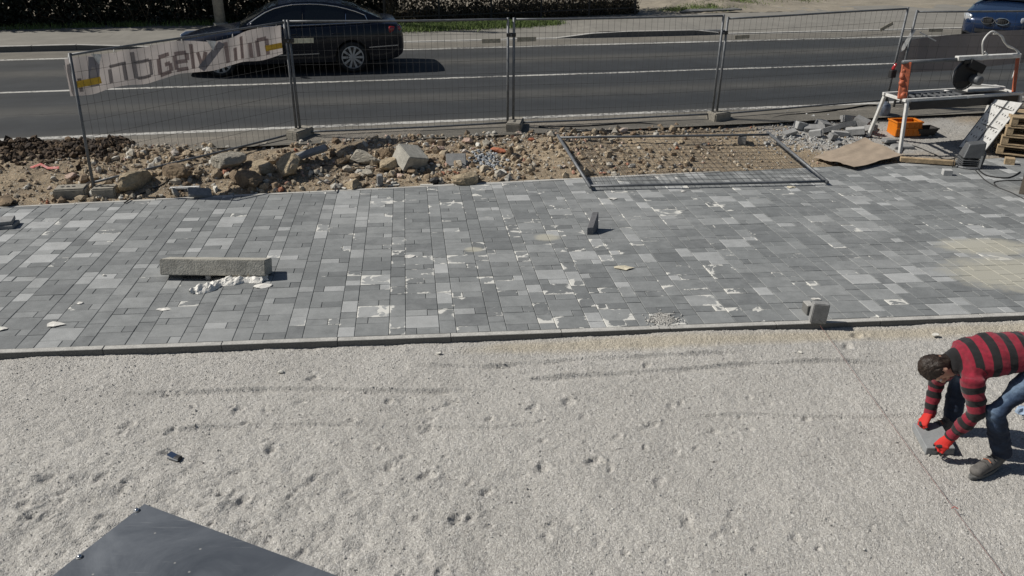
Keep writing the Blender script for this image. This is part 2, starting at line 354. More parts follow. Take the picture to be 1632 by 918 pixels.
def mat_kerb():
    m, n, l, p = newmat('shaded_side_kerb_concrete'); P = pos(n); g = n.new('ShaderNodeNewGeometry'); sp = n.new('ShaderNodeSeparateXYZ'); l.new(g.outputs['Normal'], sp.inputs[0])
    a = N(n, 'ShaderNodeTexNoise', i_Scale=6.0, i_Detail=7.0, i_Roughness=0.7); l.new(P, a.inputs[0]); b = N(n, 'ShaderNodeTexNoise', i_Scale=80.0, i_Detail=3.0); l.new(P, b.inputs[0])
    dust = math_(n, l, 'MULTIPLY', mapr(n, l, sp.outputs[2], 0.3, 0.9), mapr(n, l, a.outputs[0], 0.25, 0.6, 0.45, 1.0))     # dusty top left pale, sides darkened: front-face shade put into colour
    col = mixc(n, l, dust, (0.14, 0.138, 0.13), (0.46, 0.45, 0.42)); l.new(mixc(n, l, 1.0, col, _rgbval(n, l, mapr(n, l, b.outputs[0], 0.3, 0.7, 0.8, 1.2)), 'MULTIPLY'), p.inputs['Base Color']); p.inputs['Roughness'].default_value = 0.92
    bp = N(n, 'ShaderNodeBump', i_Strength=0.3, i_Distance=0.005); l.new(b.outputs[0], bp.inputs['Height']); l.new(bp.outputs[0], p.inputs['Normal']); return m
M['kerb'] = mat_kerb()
M['bed'] = simple('joint_sand', (0.10, 0.10, 0.095), 0.95, var=0.3, scale=8)
M['conc'] = simple('rough_concrete', (0.37, 0.355, 0.31), 0.92, var=0.28, scale=9, bump=0.5, bscale=60)
M['concd'] = simple('grey_concrete', (0.25, 0.25, 0.245), 0.9, var=0.22, scale=11, bump=0.35, bscale=90)
M['galv'] = simple('galvanised_steel', (0.145, 0.152, 0.16), 0.55, metal=0.35, var=0.25, scale=12, bump=0.05, bscale=80)
M['wire'] = simple('dull_steel_wire', (0.06, 0.06, 0.06), 0.6, metal=0.5, var=0.3, bump=0)
M['black'] = simple('black_rubber', (0.015, 0.015, 0.016), 0.7, var=0.3, bump=0.05)
M['white_paint'] = simple('chipped_white_paint', (0.70, 0.70, 0.68), 0.55, var=0.1, scale=14, c2=(0.50, 0.49, 0.46), bump=0.1)
M['wood'] = simple('pallet_wood', (0.36, 0.27, 0.165), 0.85, var=0.3, scale=8, bump=0.3, bscale=40)
M['card'] = simple('brown_cardboard', (0.33, 0.265, 0.20), 0.9, var=0.1, scale=3, bump=0.15, bscale=25)
M['leaf'] = simple('evergreen_leaf', (0.010, 0.015, 0.006), 0.7, var=0.5, scale=3, bump=0)
M['twig'] = simple('dry_twig', (0.15, 0.115, 0.08), 0.9, var=0.4, scale=5, bump=0)
M['brush'] = simple('dry_brush', (0.10, 0.082, 0.05), 0.9, var=0.7, scale=2.5, bump=0)
M['grass'] = simple('grass_blade', (0.12, 0.17, 0.045), 0.8, var=0.5, scale=3, bump=0)

# ------------------------------------------------------------------ ground to the horizon
mb = MB(); mb.add([(-600, -600, -0.45), (600, -600, -0.45), (600, 900, -0.45), (-600, 900, -0.45)], [(0, 1, 2, 3)])
struct(mb.build('ground', M['earth']))
# ------------------------------------------------------------------ gravel bed (crushed limestone) with footprints and screed ridges
def gravel_bed():
    xs = np.arange(-5.4, 6.2, 0.0102); ys = np.arange(2.2, 7.32, 0.0104); X, Y = np.meshgrid(xs, ys)
    a, b = to_uv(X, Y)
    z = -0.088 + 0.010 * fbm(X, Y, 0.55, 3, 3) + 0.006 * fbm(X, Y, 3.0, 3, 11)
    left = np.clip((1.2 - X) / 3.0, 0, 1) * np.clip((6.0 - Y) / 1.6, 0, 1)
    z += left * 0.014 * fbm(X, Y, 8.0, 3, 21) + 0.0035 * fbm(X, Y, 11.0, 2, 31)
    # piled up along the kerb
    edge = -0.10 - b; z += 0.024 * np.exp(-(np.clip(edge, 0, 9) / 0.16) ** 2) * (0.6 + 0.55 * vnoise(X, Y, 1.1, 4)) + 0.024 * np.exp(-(np.clip(edge, 0, 9) / 0.55) ** 2)
    # long screed ridges
    for off, amp, x0, x1, ph in ((0.27, 0.010, -1.0, 2.2, 0.3), (0.62, 0.012, -3.4, 0.0, 1.0), (0.60, 0.013, 0.0, 3.4, 2.0), (1.16, 0.009, -3.2, 0.4, 0.7), (1.28, 0.008, 1.2, 4.0, 4.0)):
        cl = off + 0.08 * np.sin(a * 0.9 + ph) + 0.025 * np.sin(a * 2.7 + ph) + 0.02 * vnoise(a, 0 * a, 2.0, 9); d = edge - cl
        win = np.clip((X - x0) / 0.4, 0, 1) * np.clip((x1 - X) / 0.4, 0, 1)
        z += win * 1.9 * amp * (np.exp(-(d / 0.022) ** 2) - 0.8 * np.exp(-((d - 0.05) / 0.035) ** 2)) * (0.7 + 0.5 * vnoise(X, Y, 4, 8))
    rng = np.random.default_rng(5)
    def dent(cx, cy, r, dep, el=1.0, an=0.0):
        i0, i1 = np.searchsorted(xs, [cx - 3 * r * el, cx + 3 * r * el]); j0, j1 = np.searchsorted(ys, [cy - 3 * r * el, cy + 3 * r * el])
        if i1 <= i0 or j1 <= j0: return
        dx, dy = X[j0:j1, i0:i1] - cx, Y[j0:j1, i0:i1] - cy
        p, q = dx * math.cos(an) + dy * math.sin(an), -dx * math.sin(an) + dy * math.cos(an)
        rr = np.sqrt((p / el) ** 2 + q ** 2) / r
        ph = rng.uniform(0, 50); rr = rr * (1 + 0.30 * vnoise(dx + ph, dy, 22, 3) + 0.2 * vnoise(dx + ph, dy, 55, 4)); sd_ = np.clip(0.5 + p / (2.2 * r * el), 0, 1)
        z[j0:j1, i0:i1] += dep * (-np.exp(-rr ** 3) + 0.35 * sd_ * np.exp(-((rr - 1.5) / 0.5) ** 2))
    for k in range(230):
        cx = rng.uniform(-3.4, 2.4); cy = rng.uniform(2.7, 5.9)
        if rng.random() > 0.35 + 0.65 * (1 - (cx + 3.4) / 5.8): continue
        dent(cx, cy, rng.uniform(0.014, 0.034), rng.uniform(0.007, 0.018), rng.uniform(1, 2.4), rng.uniform(0.2, 1.4))
    for (px, py, r) in ((35, 805, .05), (50, 825, .04), (70, 825, .04), (162, 760, .05), (197, 780, .045), (432, 720, .05), (388, 797, .05), (350, 790, .03), (75, 765, .045),
                        (620, 640, .04), (500, 605, .045), (560, 672, .04), (620, 745, .05), (680, 760, .06), (1350, 555, .05), (1365, 540, .05), (1030, 585, .04), (95, 800, .035), (728, 828, .05), (848, 650, .04),
                        (905, 640, .05), (780, 668, .035), (480, 640, .03), (865, 745, .05), (945, 735, .06)):
        g = G(px, py, -0.09); dent(g.x, g.y, r * .72, 0.023 * r / 0.045, 1.4, rng.uniform(0.2, 1.4))
    z += rng.normal(0, 0.0026, z.shape)
    # a bare trampled hollow kept free for the paver being laid
    o = npmesh('gravel_bed', np.stack([X.ravel(), Y.ravel(), z.ravel()], 1), gridF(len(xs), len(ys)), M['gravel'], True)
    fattr(o.data, 'sandy', np.clip(np.exp(-((edge - 0.12) / 0.12) ** 2) * np.clip((a - 0.2) / 0.6, 0, 1), 0, 1).ravel())
    return struct(o), (xs, ys, z)
GB, (GX, GY, GZ) = gravel_bed()
def gz(x, y): return float(GZ[min(len(GY) - 1, max(0, np.searchsorted(GY, y))), min(len(GX) - 1, max(0, np.searchsorted(GX, x)))])
mb = MB(); mb.add([(-40, -30, -0.13), (40, -30, -0.13), (40, 7.4, -0.13), (-40, 7.4, -0.13)], [(0, 1, 2, 3)]); struct(mb.build('gravel_yard', M['gravel']))
# loose stones lying on the chippings
def pebble_cloud(name, pts, sizes, mat, seed=1, sub=1, parent=None):
    rng = np.random.default_rng(seed); bm = bmesh.new(); bmesh.ops.create_icosphere(bm, subdivisions=sub + 1, radius=1); bm.verts.ensure_lookup_table()
    B = np.array([v.co[:] for v in bm.verts]); F = np.array([[v.index for v in f.verts] for f in bm.faces]); bm.free()
    n = len(pts); V = np.repeat(B[None], n, 0) * (1 + rng.uniform(-0.32, 0.32, (n, len(B), 1)))
    V *= rng.uniform(0.6, 1.25, (n, 1, 3)); q = rng.uniform(0, 6.28, n); c, s = np.cos(q)[:, None], np.sin(q)[:, None]; tl = rng.uniform(-0.7, 0.7, n)[:, None]
    x, y, zz = V[..., 0], V[..., 1], V[..., 2]; y, zz = y * np.cos(tl) - zz * np.sin(tl), y * np.sin(tl) + zz * np.cos(tl)
    V = np.stack([x * c - y * s, x * s + y * c, zz], -1) * np.asarray(sizes)[:, None, None] + np.asarray(pts)[:, None, :]
    Fa = (F[None] + (np.arange(n) * len(B))[:, None, None]).reshape(-1, 3)
    o = npmesh(name, V.reshape(-1, 3), Fa, mat); fattr(o.data, 'rnd', np.repeat(rng.random(n), len(B))); return o
def mat_stones(name, stops):
    m, n, l, p = newmat(name); at = N(n, 'ShaderNodeAttribute', attribute_name='rnd'); c = ramp(n, stops); l.new(at.outputs['Fac'], c.inputs[0])
    t = N(n, 'ShaderNodeTexNoise', i_Scale=40.0, i_Detail=4.0); l.new(pos(n), t.inputs[0]); f = mapr(n, l, t.outputs[0], 0.3, 0.7, 0.7, 1.25)
    l.new(mixc(n, l, 1.0, c.outputs[0], _rgbval(n, l, f), 'MULTIPLY'), p.inputs['Base Color']); p.inputs['Roughness'].default_value = 0.92
    b = N(n, 'ShaderNodeBump', i_Strength=0.5, i_Distance=0.01); l.new(t.outputs[0], b.inputs['Height']); l.new(b.outputs[0], p.inputs['Normal']); return m
M['chips'] = mat_stones('limestone_chip', [(0, (0.32, 0.31, 0.288)), (0.4, (0.40, 0.388, 0.362)), (1, (0.56, 0.55, 0.515))])
M['rub'] = mat_stones('rubble_stone', [(0, (0.16, 0.11, 0.07)), (0.35, (0.31, 0.24, 0.16)), (0.6, (0.43, 0.36, 0.26)), (0.82, (0.36, 0.345, 0.31)), (0.93, (0.60, 0.57, 0.50)), (0.965, (0.34, 0.13, 0.07)), (1, (0.50, 0.47, 0.42))])
M['soil'] = mat_stones('dark_clay_clod', [(0, (0.03, 0.02, 0.013)), (0.6, (0.07, 0.046, 0.028)), (1, (0.12, 0.08, 0.045))])
rg = np.random.default_rng(3); n = 34000
px = rg.uniform(-4.6, 5.6, n); py = rg.uniform(2.9, 6.6, n); sz = 0.0030 + 0.0030 * rg.random(n) ** 1.5 + 0.006 * rg.random(n) ** 40
keep = (np.stack(to_uv(px, py))[1] < -0.1); px, py, sz = px[keep], py[keep], sz[keep]
o = pebble_cloud('loose_chippings', np.stack([px, py, GZ[np.clip(np.searchsorted(GY, py), 0, len(GY) - 1), np.clip(np.searchsorted(GX, px), 0, len(GX) - 1)] - 0.001], 1), sz, M['chips'], 4, 0)
o['kind'] = 'stuff'; tag(o, 'coarser pale limestone chips scattered over the gravel bed', 'gravel')

# ------------------------------------------------------------------ paving: alternating wide and narrow columns
def clip(poly, f):
    out = []
    for i, p in enumerate(poly):
        q = poly[(i + 1) % len(poly)]; a, b = f(p), f(q)
        if a >= 0: out.append(p)
        if a * b < 0: t = a / (a - b); out.append((p[0] + (q[0] - p[0]) * t, p[1] + (q[1] - p[1]) * t))
    return out
pavement = struct(MB().add([pv(-16, 0.0, -0.011), pv(13, 0.0, -0.011), pv(13, vfar(13) + .05, -0.011), pv(-16, vfar(-16) + .05, -0.011)], [(0, 1, 2, 3)]).build('pavement', M['bed']))
PCS = []
def lay_pavers():
    rng = random.Random(21); a = -13.0; wide = 0.306; nar = 0.151; k = 0
    a = -(43 * (wide + nar))
    while a < 12.5:
        w = wide if k % 2 == 0 else nar
        b = 0.006; ph = rng.randint(0, 1)
        while b < 6.0:
            if k % 2 == 0:
                if ph == 0:
                    PCS.append((a, b, w, 0.262)); b += 0.262
                else:
                    c = rng.choice((0.2, 0.2, 0.11, 0.205, 0.1)) * w / 0.306
                    PCS.append((a, b, c, 0.131)); PCS.append((a + c, b, w - c, 0.131)); b += 0.131
                ph = 1 - ph
            else:
                d = rng.choice((0.262, 0.262, 0.131, 0.197, 0.197, 0.131)); PCS.append((a, b, w, d)); b += d
        a += w; k += 1
lay_pavers()
def paver_geo(rng, pc):
    a, b, w, d = pc; g = 0.0022
    poly = [(a + g, b + g), (a + w - g, b + g), (a + w - g, b + d - g), (a + g, b + d - g)]
    poly = clip(poly, lambda p: vfar(p[0]) - 0.004 - p[1])
    if len(poly) < 3: return None
    ar = abs(sum(poly[i][0] * poly[(i + 1) % len(poly)][1] - poly[(i + 1) % len(poly)][0] * poly[i][1] for i in range(len(poly)))) / 2
    if ar < 0.0012: return None
    n = len(poly); cx, cy = sum(p[0] for p in poly) / n, sum(p[1] for p in poly) / n; dz = rng.gauss(0, 0.0011); tx, ty = rng.gauss(0, 0.004), rng.gauss(0, 0.004)
    h = lambda p: dz + (p[0] - cx) * tx + (p[1] - cy) * ty
    ins = lambda p: (cx + (p[0] - cx) * (1 - 0.008 / max(w, .1)), cy + (p[1] - cy) * (1 - 0.008 / max(d, .1)))
    top = [pv(*ins(p), h(p)) for p in poly]; ch = [pv(*p, h(p) - 0.0028) for p in poly]; bot = [pv(*p, -0.05) for p in poly]
    V = top + ch + bot
    F = [tuple(range(n))] + [(i, n + i, n + (i + 1) % n, (i + 1) % n) for i in range(n)] + [(n + i, 2 * n + i, 2 * n + (i + 1) % n, n + (i + 1) % n) for i in range(n)]
    UVs = [((p[0] - a) / w, (p[1] - b) / d) for p in poly] * 3
    # tone: left part shows stronger light and dark contrast, the middle is more even
    mid = math.exp(-((a - 0.9) / 2.6) ** 2)
    r = rng.random(); t = 0.42 + rng.gauss(0, 0.08)
    if w < 0.28 and d < 0.2: t -= 0.10
    if r > 0.80 + 0.13 * mid: t = rng.uniform(0.78, 1.0)
    elif r < 0.20: t = rng.uniform(0.08, 0.25)
    elif r > 0.62: t += 0.17
    wp = 0.55 * math.exp(-((a - 0.4) / 1.1) ** 2) + 0.42 * math.exp(-((a - 2.6) / 1.6) ** 2) + 0.05
    wh = rng.uniform(0.35, 1.0) if rng.random() < wp else (rng.uniform(0, .15) if rng.random() < .3 else 0.0)
    return V, F, UVs, min(max(t, 0), 1), wh
def paver_mesh(name, geos):
    V, F, U, T, Wt = [], [], [], [], []
    for v, f, u, t, w in geos:
        o = len(V); V += [tuple(x) for x in v]; F += [tuple(i + o for i in q) for q in f]; U += u; T += [t] * len(v); Wt += [w] * len(v)
    me = bpy.data.meshes.new(name); me.from_pydata(V, [], F); me.update(); fattr(me, 'tone', T); fattr(me, 'white', Wt)
    li = np.empty(len(me.loops), np.int32); me.loops.foreach_get('vertex_index', li); uvl = me.uv_layers.new(name='UVMap'); uvl.data.foreach_set('uv', np.array(U, np.float32)[li].ravel())
    me.materials.append(M['paver']); return me
def prj(P):
    d = np.asarray(P, float) - CC; w = d @ CF; return 816 + FOC * (d @ CR) / w, 459 - FOC * (d @ CU) / w, w
def build_pavers():
    rng = random.Random(4); near, rest = [], []; cand = []
    for pc in PCS:
        g = paver_geo(rng, pc)
        if not g: continue
        x, y, w = prj(pv(pc[0] + pc[2] / 2, pc[1] + pc[3] / 2)); s = pc[2] * pc[3] / (w * w)
        if -150 < x < 1800: cand.append((s if 0 < x < 1632 else 0, g))
        elif -900 < x < 2600: rest.append(g)
    cand.sort(key=lambda t: -t[0])
    for s, g in cand[:300]:
        c = np.mean(g[0], 0); g2 = ([v - c for v in g[0]],) + g[1:]
        o = bpy.data.objects.new('paver', paver_mesh('paver', [g2])); COL.objects.link(o); o.location = c; o.parent = pavement
    o = bpy.data.objects.new('paver_field', paver_mesh('paver_field', [g for s, g in cand[300:]] + rest)); COL.objects.link(o); o.parent = pavement; o['kind'] = 'stuff'
build_pavers()
# kerb stones on the near edge and a slim edging on the far one
a = -13.6; rk = random.Random(3)
while a < 12:
    L = 1.0; dz = rk.gauss(0, 0.002)
    b4 = [pv(a + .002, -0.075, -0.24), pv(a + L - .002, -0.075, -0.24), pv(a + L - .002, -0.004, -0.24), pv(a + .002, -0.004, -0.24)]
    t4 = [pv(a + .002, -0.075, 0.004 + dz), pv(a + L - .002, -0.075, 0.004 + dz), pv(a + L - .002, -0.004, 0.004 + dz), pv(a + .002, -0.004, 0.004 + dz)]
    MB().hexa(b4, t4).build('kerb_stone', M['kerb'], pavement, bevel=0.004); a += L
a = -13.3
while a < 4.0:
    L = 1.0; q = [(a + .002, vfar(a) + .002), (a + L - .002, vfar(a + L) + .002), (a + L - .002, vfar(a + L) + .062), (a + .002, vfar(a) + .062)]
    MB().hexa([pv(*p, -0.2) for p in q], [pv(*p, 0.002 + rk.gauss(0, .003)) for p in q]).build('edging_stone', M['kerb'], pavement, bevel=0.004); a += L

# ------------------------------------------------------------------ soil strip between paving and road
def dirt_base(x, y):
    a, b = to_uv(x, y); ra, rn = to_rd(x, y); t = np.clip((b - vfar(a)) / np.maximum(0.3, (b - vfar(a)) - rn - 0.45), 0, 1)
    z = (PS * b - 0.03) * (1 - t) + (0.150 + 0.006 * fbm(x, y, 2.2, 3, 45)) * t
    rub = np.clip((3.4 - x) / 1.5, 0, 1); bell = np.sin(np.pi * np.clip(t, 0, 1)) ** 0.8
    z = z + bell * (rub * (0.030 + 0.055 * fbm(x, y, 1.0, 4, 40)) + (1 - rub) * 0.012 * fbm(x, y, 1.0, 3, 41))
    z = z + bell * 0.016 * fbm(x, y, 7, 3, 50) * (0.3 + 0.7 * rub)
    heap = np.exp(-(((np.asarray(x) + 7.3) / 1.7) ** 2 + ((np.asarray(y) - 12.05 - 0.2 * (np.asarray(x) + 7.3)) / 0.5) ** 2)); return z + 0.10 * heap, t
def dz_(x, y): return float(dirt_base(np.array(x), np.array(y))[0])
def soil_strip():
    A = np.arange(-12, 16, 0.028); S = np.linspace(-0.03, 1.0, 150); AA, SS = np.meshgrid(A, S)
    B0 = vfar(AA); x0, y0 = K0[0] + UV_[0] * AA, K0[1] + UV_[1] * AA; far = np.empty_like(AA)
    # v where the road shoulder begins (rn = -0.45)
    den = VV_[0] * RN[0] + VV_[1] * RN[1]; B1 = (-0.40 - ((x0 - R0[0]) * RN[0] + (y0 - R0[1]) * RN[1])) / den
    B = B0 + (B1 - B0) * SS; X = x0 + VV_[0] * B; Y = y0 + VV_[1] * B
    z, t = dirt_base(X, Y); z = z + np.random.default_rng(8).normal(0, 0.004, z.shape) * np.clip(1.2 - t, 0.2, 1); z[SS < 0] -= 0.05
    o = npmesh('soil_strip', np.stack([X, Y, z], -1).reshape(-1, 3), gridF(len(A), len(S)), M['dirt'], True); struct(o)
    fattr(o.data, 'dusty', np.clip((t - 0.62) / 0.3 + 0.12 * np.clip((X - 1) / 4, 0, 1) * (t > .3), 0, 1).ravel())
soil_strip()
rg = np.random.default_rng(12)
def strew(n, x0, x1, smin, smax, pw, dens=True):
    x = rg.uniform(x0, x1, n); y = rg.uniform(10.0, 15.4, n); a, b = to_uv(x, y); rn = to_rd(x, y)[1]; q = b - vfar(a)
    k = (q > 0.10) & (rn < -0.8)
    if dens: k &= (vnoise(x, y, 0.9, 61) + 0.5 * vnoise(x, y, 2.5, 62) > rg.uniform(-1.2, 0.5, n))
    x, y = x[k], y[k]; s = smin + (smax - smin) * rg.random(len(x)) ** pw; return np.stack([x, y, dirt_base(x, y)[0] + s * 0.2], 1), s
sets = [strew(26000, -9, 3.6, .008, .040, 2.6), strew(2300, -6.2, 2.8, .035, .080, 2.0), strew(3000, 3.6, 6.3, .006, .022, 3, False)]
o = pebble_cloud('rubble_stones', np.concatenate([q[0] for q in sets]), np.concatenate([q[1] for q in sets]), M['rub'], 9, 0); o['kind'] = 'stuff'; tag(o, 'small broken stones and clods strewn over the brown soil strip', 'rubble')
t = rg.uniform(-1, 1, 5200); x = -7.45 + 1.75 * t; y = 12.05 + 0.2 * (x + 7.3) + rg.normal(0, 0.22, 5200) * (1.1 - .5 * t * t); k = to_rd(x, y)[1] < -0.65; x, y = x[k], y[k]; s = .008 + .055 * rg.random(len(x)) ** 2.2
zz = dirt_base(x, y)[0] + np.maximum(0, .10 * (1 - np.abs(y - 12.05 - .2 * (x + 7.3)) / .45)) * rg.random(len(x)) * (.4 + .6 * (vnoise(x, y, 1.6, 66) > 0))
o = pebble_cloud('clay_heap', np.stack([x, y, zz], 1), s, M['soil'], 10, 0); o['kind'] = 'stuff'; tag(o, 'heap of dark brown clay clods at the left end of the soil strip', 'soil')

# ------------------------------------------------------------------ road, markings, far kerb, path
def in_road(mb, name, mat):
    o = mb.build(name, mat); o.location = R0; o.rotation_euler = (0, 0, RA); return o
road = MB(); road.add([(-150, -0.95, -0.03), (150, -0.95, -0.03), (150, -0.42, 0), (-150, -0.42, 0), (-150, 8.72, 0), (150, 8.72, 0)], [(0, 1, 2, 3), (3, 2, 5, 4)]); struct(in_road(road, 'road', M['road']))
for nm, y, w in (('road_edge_line', 0.0, 0.15), ('road_centre_line', 3.74, 0.13), ('road_edge_line', 7.58, 0.17)):
    mb = MB(); xs = np.arange(-40, 40.1, 0.25); e = 0.012
    for i, x in enumerate(xs): mb.v += [(x, y - w / 2 + e * random.uniform(-1, 1), 0.004), (x, y + w / 2 + e * random.uniform(-1, 1), 0.004)]
    mb.f += [(2 * i, 2 * i + 2, 2 * i + 3, 2 * i + 1) for i in range(len(xs) - 1)]; struct(in_road(mb, nm, M['line']))
def kerb_h(x):
    for (x0, h0), (x1, h1) in zip(KP, KP[1:]):
        if x0 <= x <= x1: return h0 + (h1 - h0) * (x - x0) / (x1 - x0)
    return 0.02
KP = [(-150, .14), (-8.9, .14), (-6.9, .02), (3.35, .02), (4.2, .15), (7.0, .14), (7.9, .03), (150, .03)]
xs = [-150, -60, -30] + list(np.arange(-20, 20, 0.25)) + [30, 60, 150]; mb = MB()
for x in xs:
    h = kerb_h(x); mb.v += [(x, 8.86, h - .004), (x, 9.7, max(h, .09) + .01 * vnoise(x, 0, .5)), (x, 11.0, .125), (x, 12.6 + 1.0 * max(0, min(1, (x - 2) / 3)), .13)]
mb.f += [(4 * i + k, 4 * i + 4 + k, 4 * i + 5 + k, 4 * i + 1 + k) for i in range(len(xs) - 1) for k in range(3)]
struct(in_road(mb, 'far_footpath', M['walk'])); 
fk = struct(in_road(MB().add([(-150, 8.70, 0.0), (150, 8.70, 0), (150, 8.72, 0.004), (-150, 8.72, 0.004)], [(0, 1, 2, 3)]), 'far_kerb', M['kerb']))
for i in range(-24, 22):
    x0, x1 = i + .003, i + .997; h0, h1 = kerb_h(x0), kerb_h(x1)
    b4 = [(x0, 8.73, -.1), (x1, 8.73, -.1), (x1, 8.855, -.1), (x0, 8.855, -.1)]; t4 = [(x0, 8.73, h0), (x1, 8.73, h1), (x1, 8.855, h1), (x0, 8.855, h0)]
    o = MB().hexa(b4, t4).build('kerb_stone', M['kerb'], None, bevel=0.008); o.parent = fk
# land behind the path
def far_land():
    xs = np.concatenate([np.linspace(-300, -31, 20), np.arange(-30, 30, 0.12), np.linspace(31, 300, 20)]); ys = np.concatenate([np.arange(12.4, 19, 0.12), np.linspace(20, 400, 30)])
    X, Y = np.meshgrid(xs, ys); z = 0.125 + 0.02 * fbm(X, Y, 1.0, 3, 70) * np.clip((Y - 12.4) / 1, 0, 1)
    z += 0.34 * np.exp(-(((X - 9.7) / 1.6) ** 2 + ((Y - 14.6) / 1.3) ** 2)) * (0.8 + 0.4 * fbm(X, Y, 2.5, 4, 71)) + 0.22 * np.exp(-(((X - 12.2) / 1.4) ** 2 + ((Y - 16.0) / 1.2) ** 2))
    z += 0.02 * fbm(X, Y, 5, 3, 72) * np.exp(-((X - 9.7) / 4) ** 2)
    o = npmesh('far_ground', np.stack([X, Y, z], -1).reshape(-1, 3), gridF(len(xs), len(ys)), M['farsoil'], True); o.location = R0; o.rotation_euler = (0, 0, RA); return struct(o)
M['farsoil'] = simple('dry_sandy_soil', (0.24, 0.212, 0.165), 0.95, var=0.25, scale=1.2, bump=0.5, bscale=18)
far_land()
# ================================================================== background planting and street furniture
def rl(x, n, z=0.0): return Vector(rd(x, n, z))
def leaf_mesh(name, P, size, mat, parent=None, seed=0, up=0.0, asp=1.0):
    rng = np.random.default_rng(seed); n = len(P); P = np.asarray(P, float)
    a = rng.normal(size=(n, 3)); a[:, 2] += up; a /= np.linalg.norm(a, axis=1)[:, None]; b = np.cross(a, rng.normal(size=(n, 3))); b /= np.linalg.norm(b, axis=1)[:, None] + 1e-9
    s = (np.asarray(size) * rng.uniform(0.6, 1.4, n))[:, None]; a = a * s; b = b * s * asp * 0.5
    V = np.stack([P - a * .5, P + b, P + a * .5, P - b], 1)
    if parent: V = V - np.array(world_loc(parent))
    o = npmesh(name, V.reshape(-1, 3), np.arange(4 * n).reshape(-1, 4), mat)
    if parent: o.parent = parent
    return o
def twigs(name, n, fn, mat, parent, seed, r=0.006):
    rng = random.Random(seed); mb = MB()
    for k in range(n):
        p, L, d = fn(rng); q = Vector(p); d = Vector(d); pts = [q.copy()]
        for i in range(4):
            d = (d + Vector((rng.gauss(0, .28), rng.gauss(0, .28), rng.gauss(0, .2)))).normalized(); q = q + d * L / 4; pts.append(q.copy())
        mb.tube(pts, [r * (1 - .2 * i) for i in range(5)], 4, False)
    return mb.build(name, mat, parent)
rg = np.random.default_rng(33)
hedge = thing('hedge', 'tall dark evergreen hedge behind the far footpath at upper left', 'hedge', rl(-14, 12.6, .1))
def hp(n, x0, x1, n0, n1, z0, z1, lump=.35, sl=0.0):
    x = rg.uniform(x0, x1, n); y = rg.uniform(n0, n1, n); z = z0 + (z1 - z0) * rg.random(n)
    y = y + lump * fbm(x, z, 1.3, 3, 80) * (y < (n0 + n1) / 2)
    y = y + sl * (x + 1.4)
    return R0 + np.outer(x, RD) + np.outer(y, RN) + np.outer(z, [0, 0, 1])
leaf_mesh('foliage', np.concatenate([hp(60000, -26, -0.9, 12.15, 12.8, .08, 2.0, .15), hp(30000, -30, -0.9, 12.6, 15.0, .1, 5.2, .3)]), np.concatenate([np.full(60000, .085), np.full(30000, .19)]), M['leaf'], hedge, 1)  # unseen upper leaves added tall and deep to shade the visible front
twigs('branches', 260, lambda r: (rl(r.uniform(-11, -1), r.uniform(12.2, 13.0), .15), r.uniform(.5, 1.4), (r.gauss(0, .5), -.3, .9)), M['twig'], hedge, 2, .007)
brush = thing('dry_bush', 'dry brown bush with bare stems behind the iron railing', 'bush', rl(2.5, 13.4, .1))
leaf_mesh('foliage', np.concatenate([hp(18000, -1.4, 6.7, 11.5, 12.9, .1, 2.2, .2, .16), hp(7000, -1.4, 6.7, 11.3, 11.8, .1, .5, .1, .16)]), 0.07, M['brush'], brush, 3)
twigs('stems', 500, lambda r: (lambda x: (rl(x, 11.3 + .16 * (x + 1.4) + r.uniform(0, .8), .1), r.uniform(.6, 1.5), (r.gauss(0, .3), -.1, 1)))(r.uniform(-1.2, 6.7)), M['twig'], brush, 4, .006)
leaf_mesh('sunlit_leaves', hp(2600, -1.2, 6.6, 11.4, 11.9, .75, 2.2, .2, .16), 0.06, simple('sunlit_tint_leaf', (0.30, 0.27, 0.20), .9, var=.5, scale=4, bump=0), brush, 5)  # paler leaf copy: sunlit specks put into the colour
railing = thing('iron_railing', 'dark iron railing with thin upright bars in front of the dry bush', 'railing', rl(2.5, 12.35, .1))
M['iron'] = simple('dark_iron', (0.03, 0.028, 0.026), .6, var=.3, bump=.05)
ra0, ra1 = rl(-1.4, 11.12, .12), rl(6.5, 12.42, .12)
for k in range(6):
    p = ra0.lerp(ra1, k / 5); MB().box(p + Vector((0, 0, .7)), (.06, .06, 1.4)).build('post', M['iron'], railing)
for z in (.22, 1.3): MB().bar(ra0 + Vector((0, 0, z)), ra1 + Vector((0, 0, z)), .03, .03).build('rail', M['iron'], railing)
for k in range(88):
    p = ra0.lerp(ra1, (k + .5) / 88); MB().tube([p + Vector((0, 0, .1)), p + Vector((0, 0, 1.38))], .007, 4).build('bar', M['iron'], railing)
def grass(name, label, areas, seed, h=.09):
    rng = np.random.default_rng(seed); B = []
    for (x, n, sx, sn, cnt) in areas: B.append(np.stack([rng.normal(x, sx, cnt), rng.normal(n, sn, cnt)], 1))
    B = np.concatenate(B); k = len(B); base = R0 + np.outer(B[:, 0], RD) + np.outer(B[:, 1], RN)
    mound = 0.34 * np.exp(-(((B[:, 0] - 9.7) / 1.6) ** 2 + ((B[:, 1] - 14.6) / 1.3) ** 2)) + 0.22 * np.exp(-(((B[:, 0] - 12.2) / 1.4) ** 2 + ((B[:, 1] - 16.0) / 1.2) ** 2))
    base[:, 2] = R0[2] + .115 + mound
    q = rng.uniform(0, 6.28, k); w = np.stack([np.cos(q), np.sin(q), 0 * q], 1) * .010; hh = h * rng.uniform(.4, 1.5, k); ln = rng.normal(0, .45, (k, 2)) * hh[:, None]
    tip = base + np.concatenate([ln, hh[:, None]], 1)
    o = npmesh(name, np.stack([base - w, base + w, tip], 1).reshape(-1, 3), np.arange(3 * k).reshape(-1, 3), M['grass']); o['kind'] = 'stuff'; tag(o, label, 'grass')
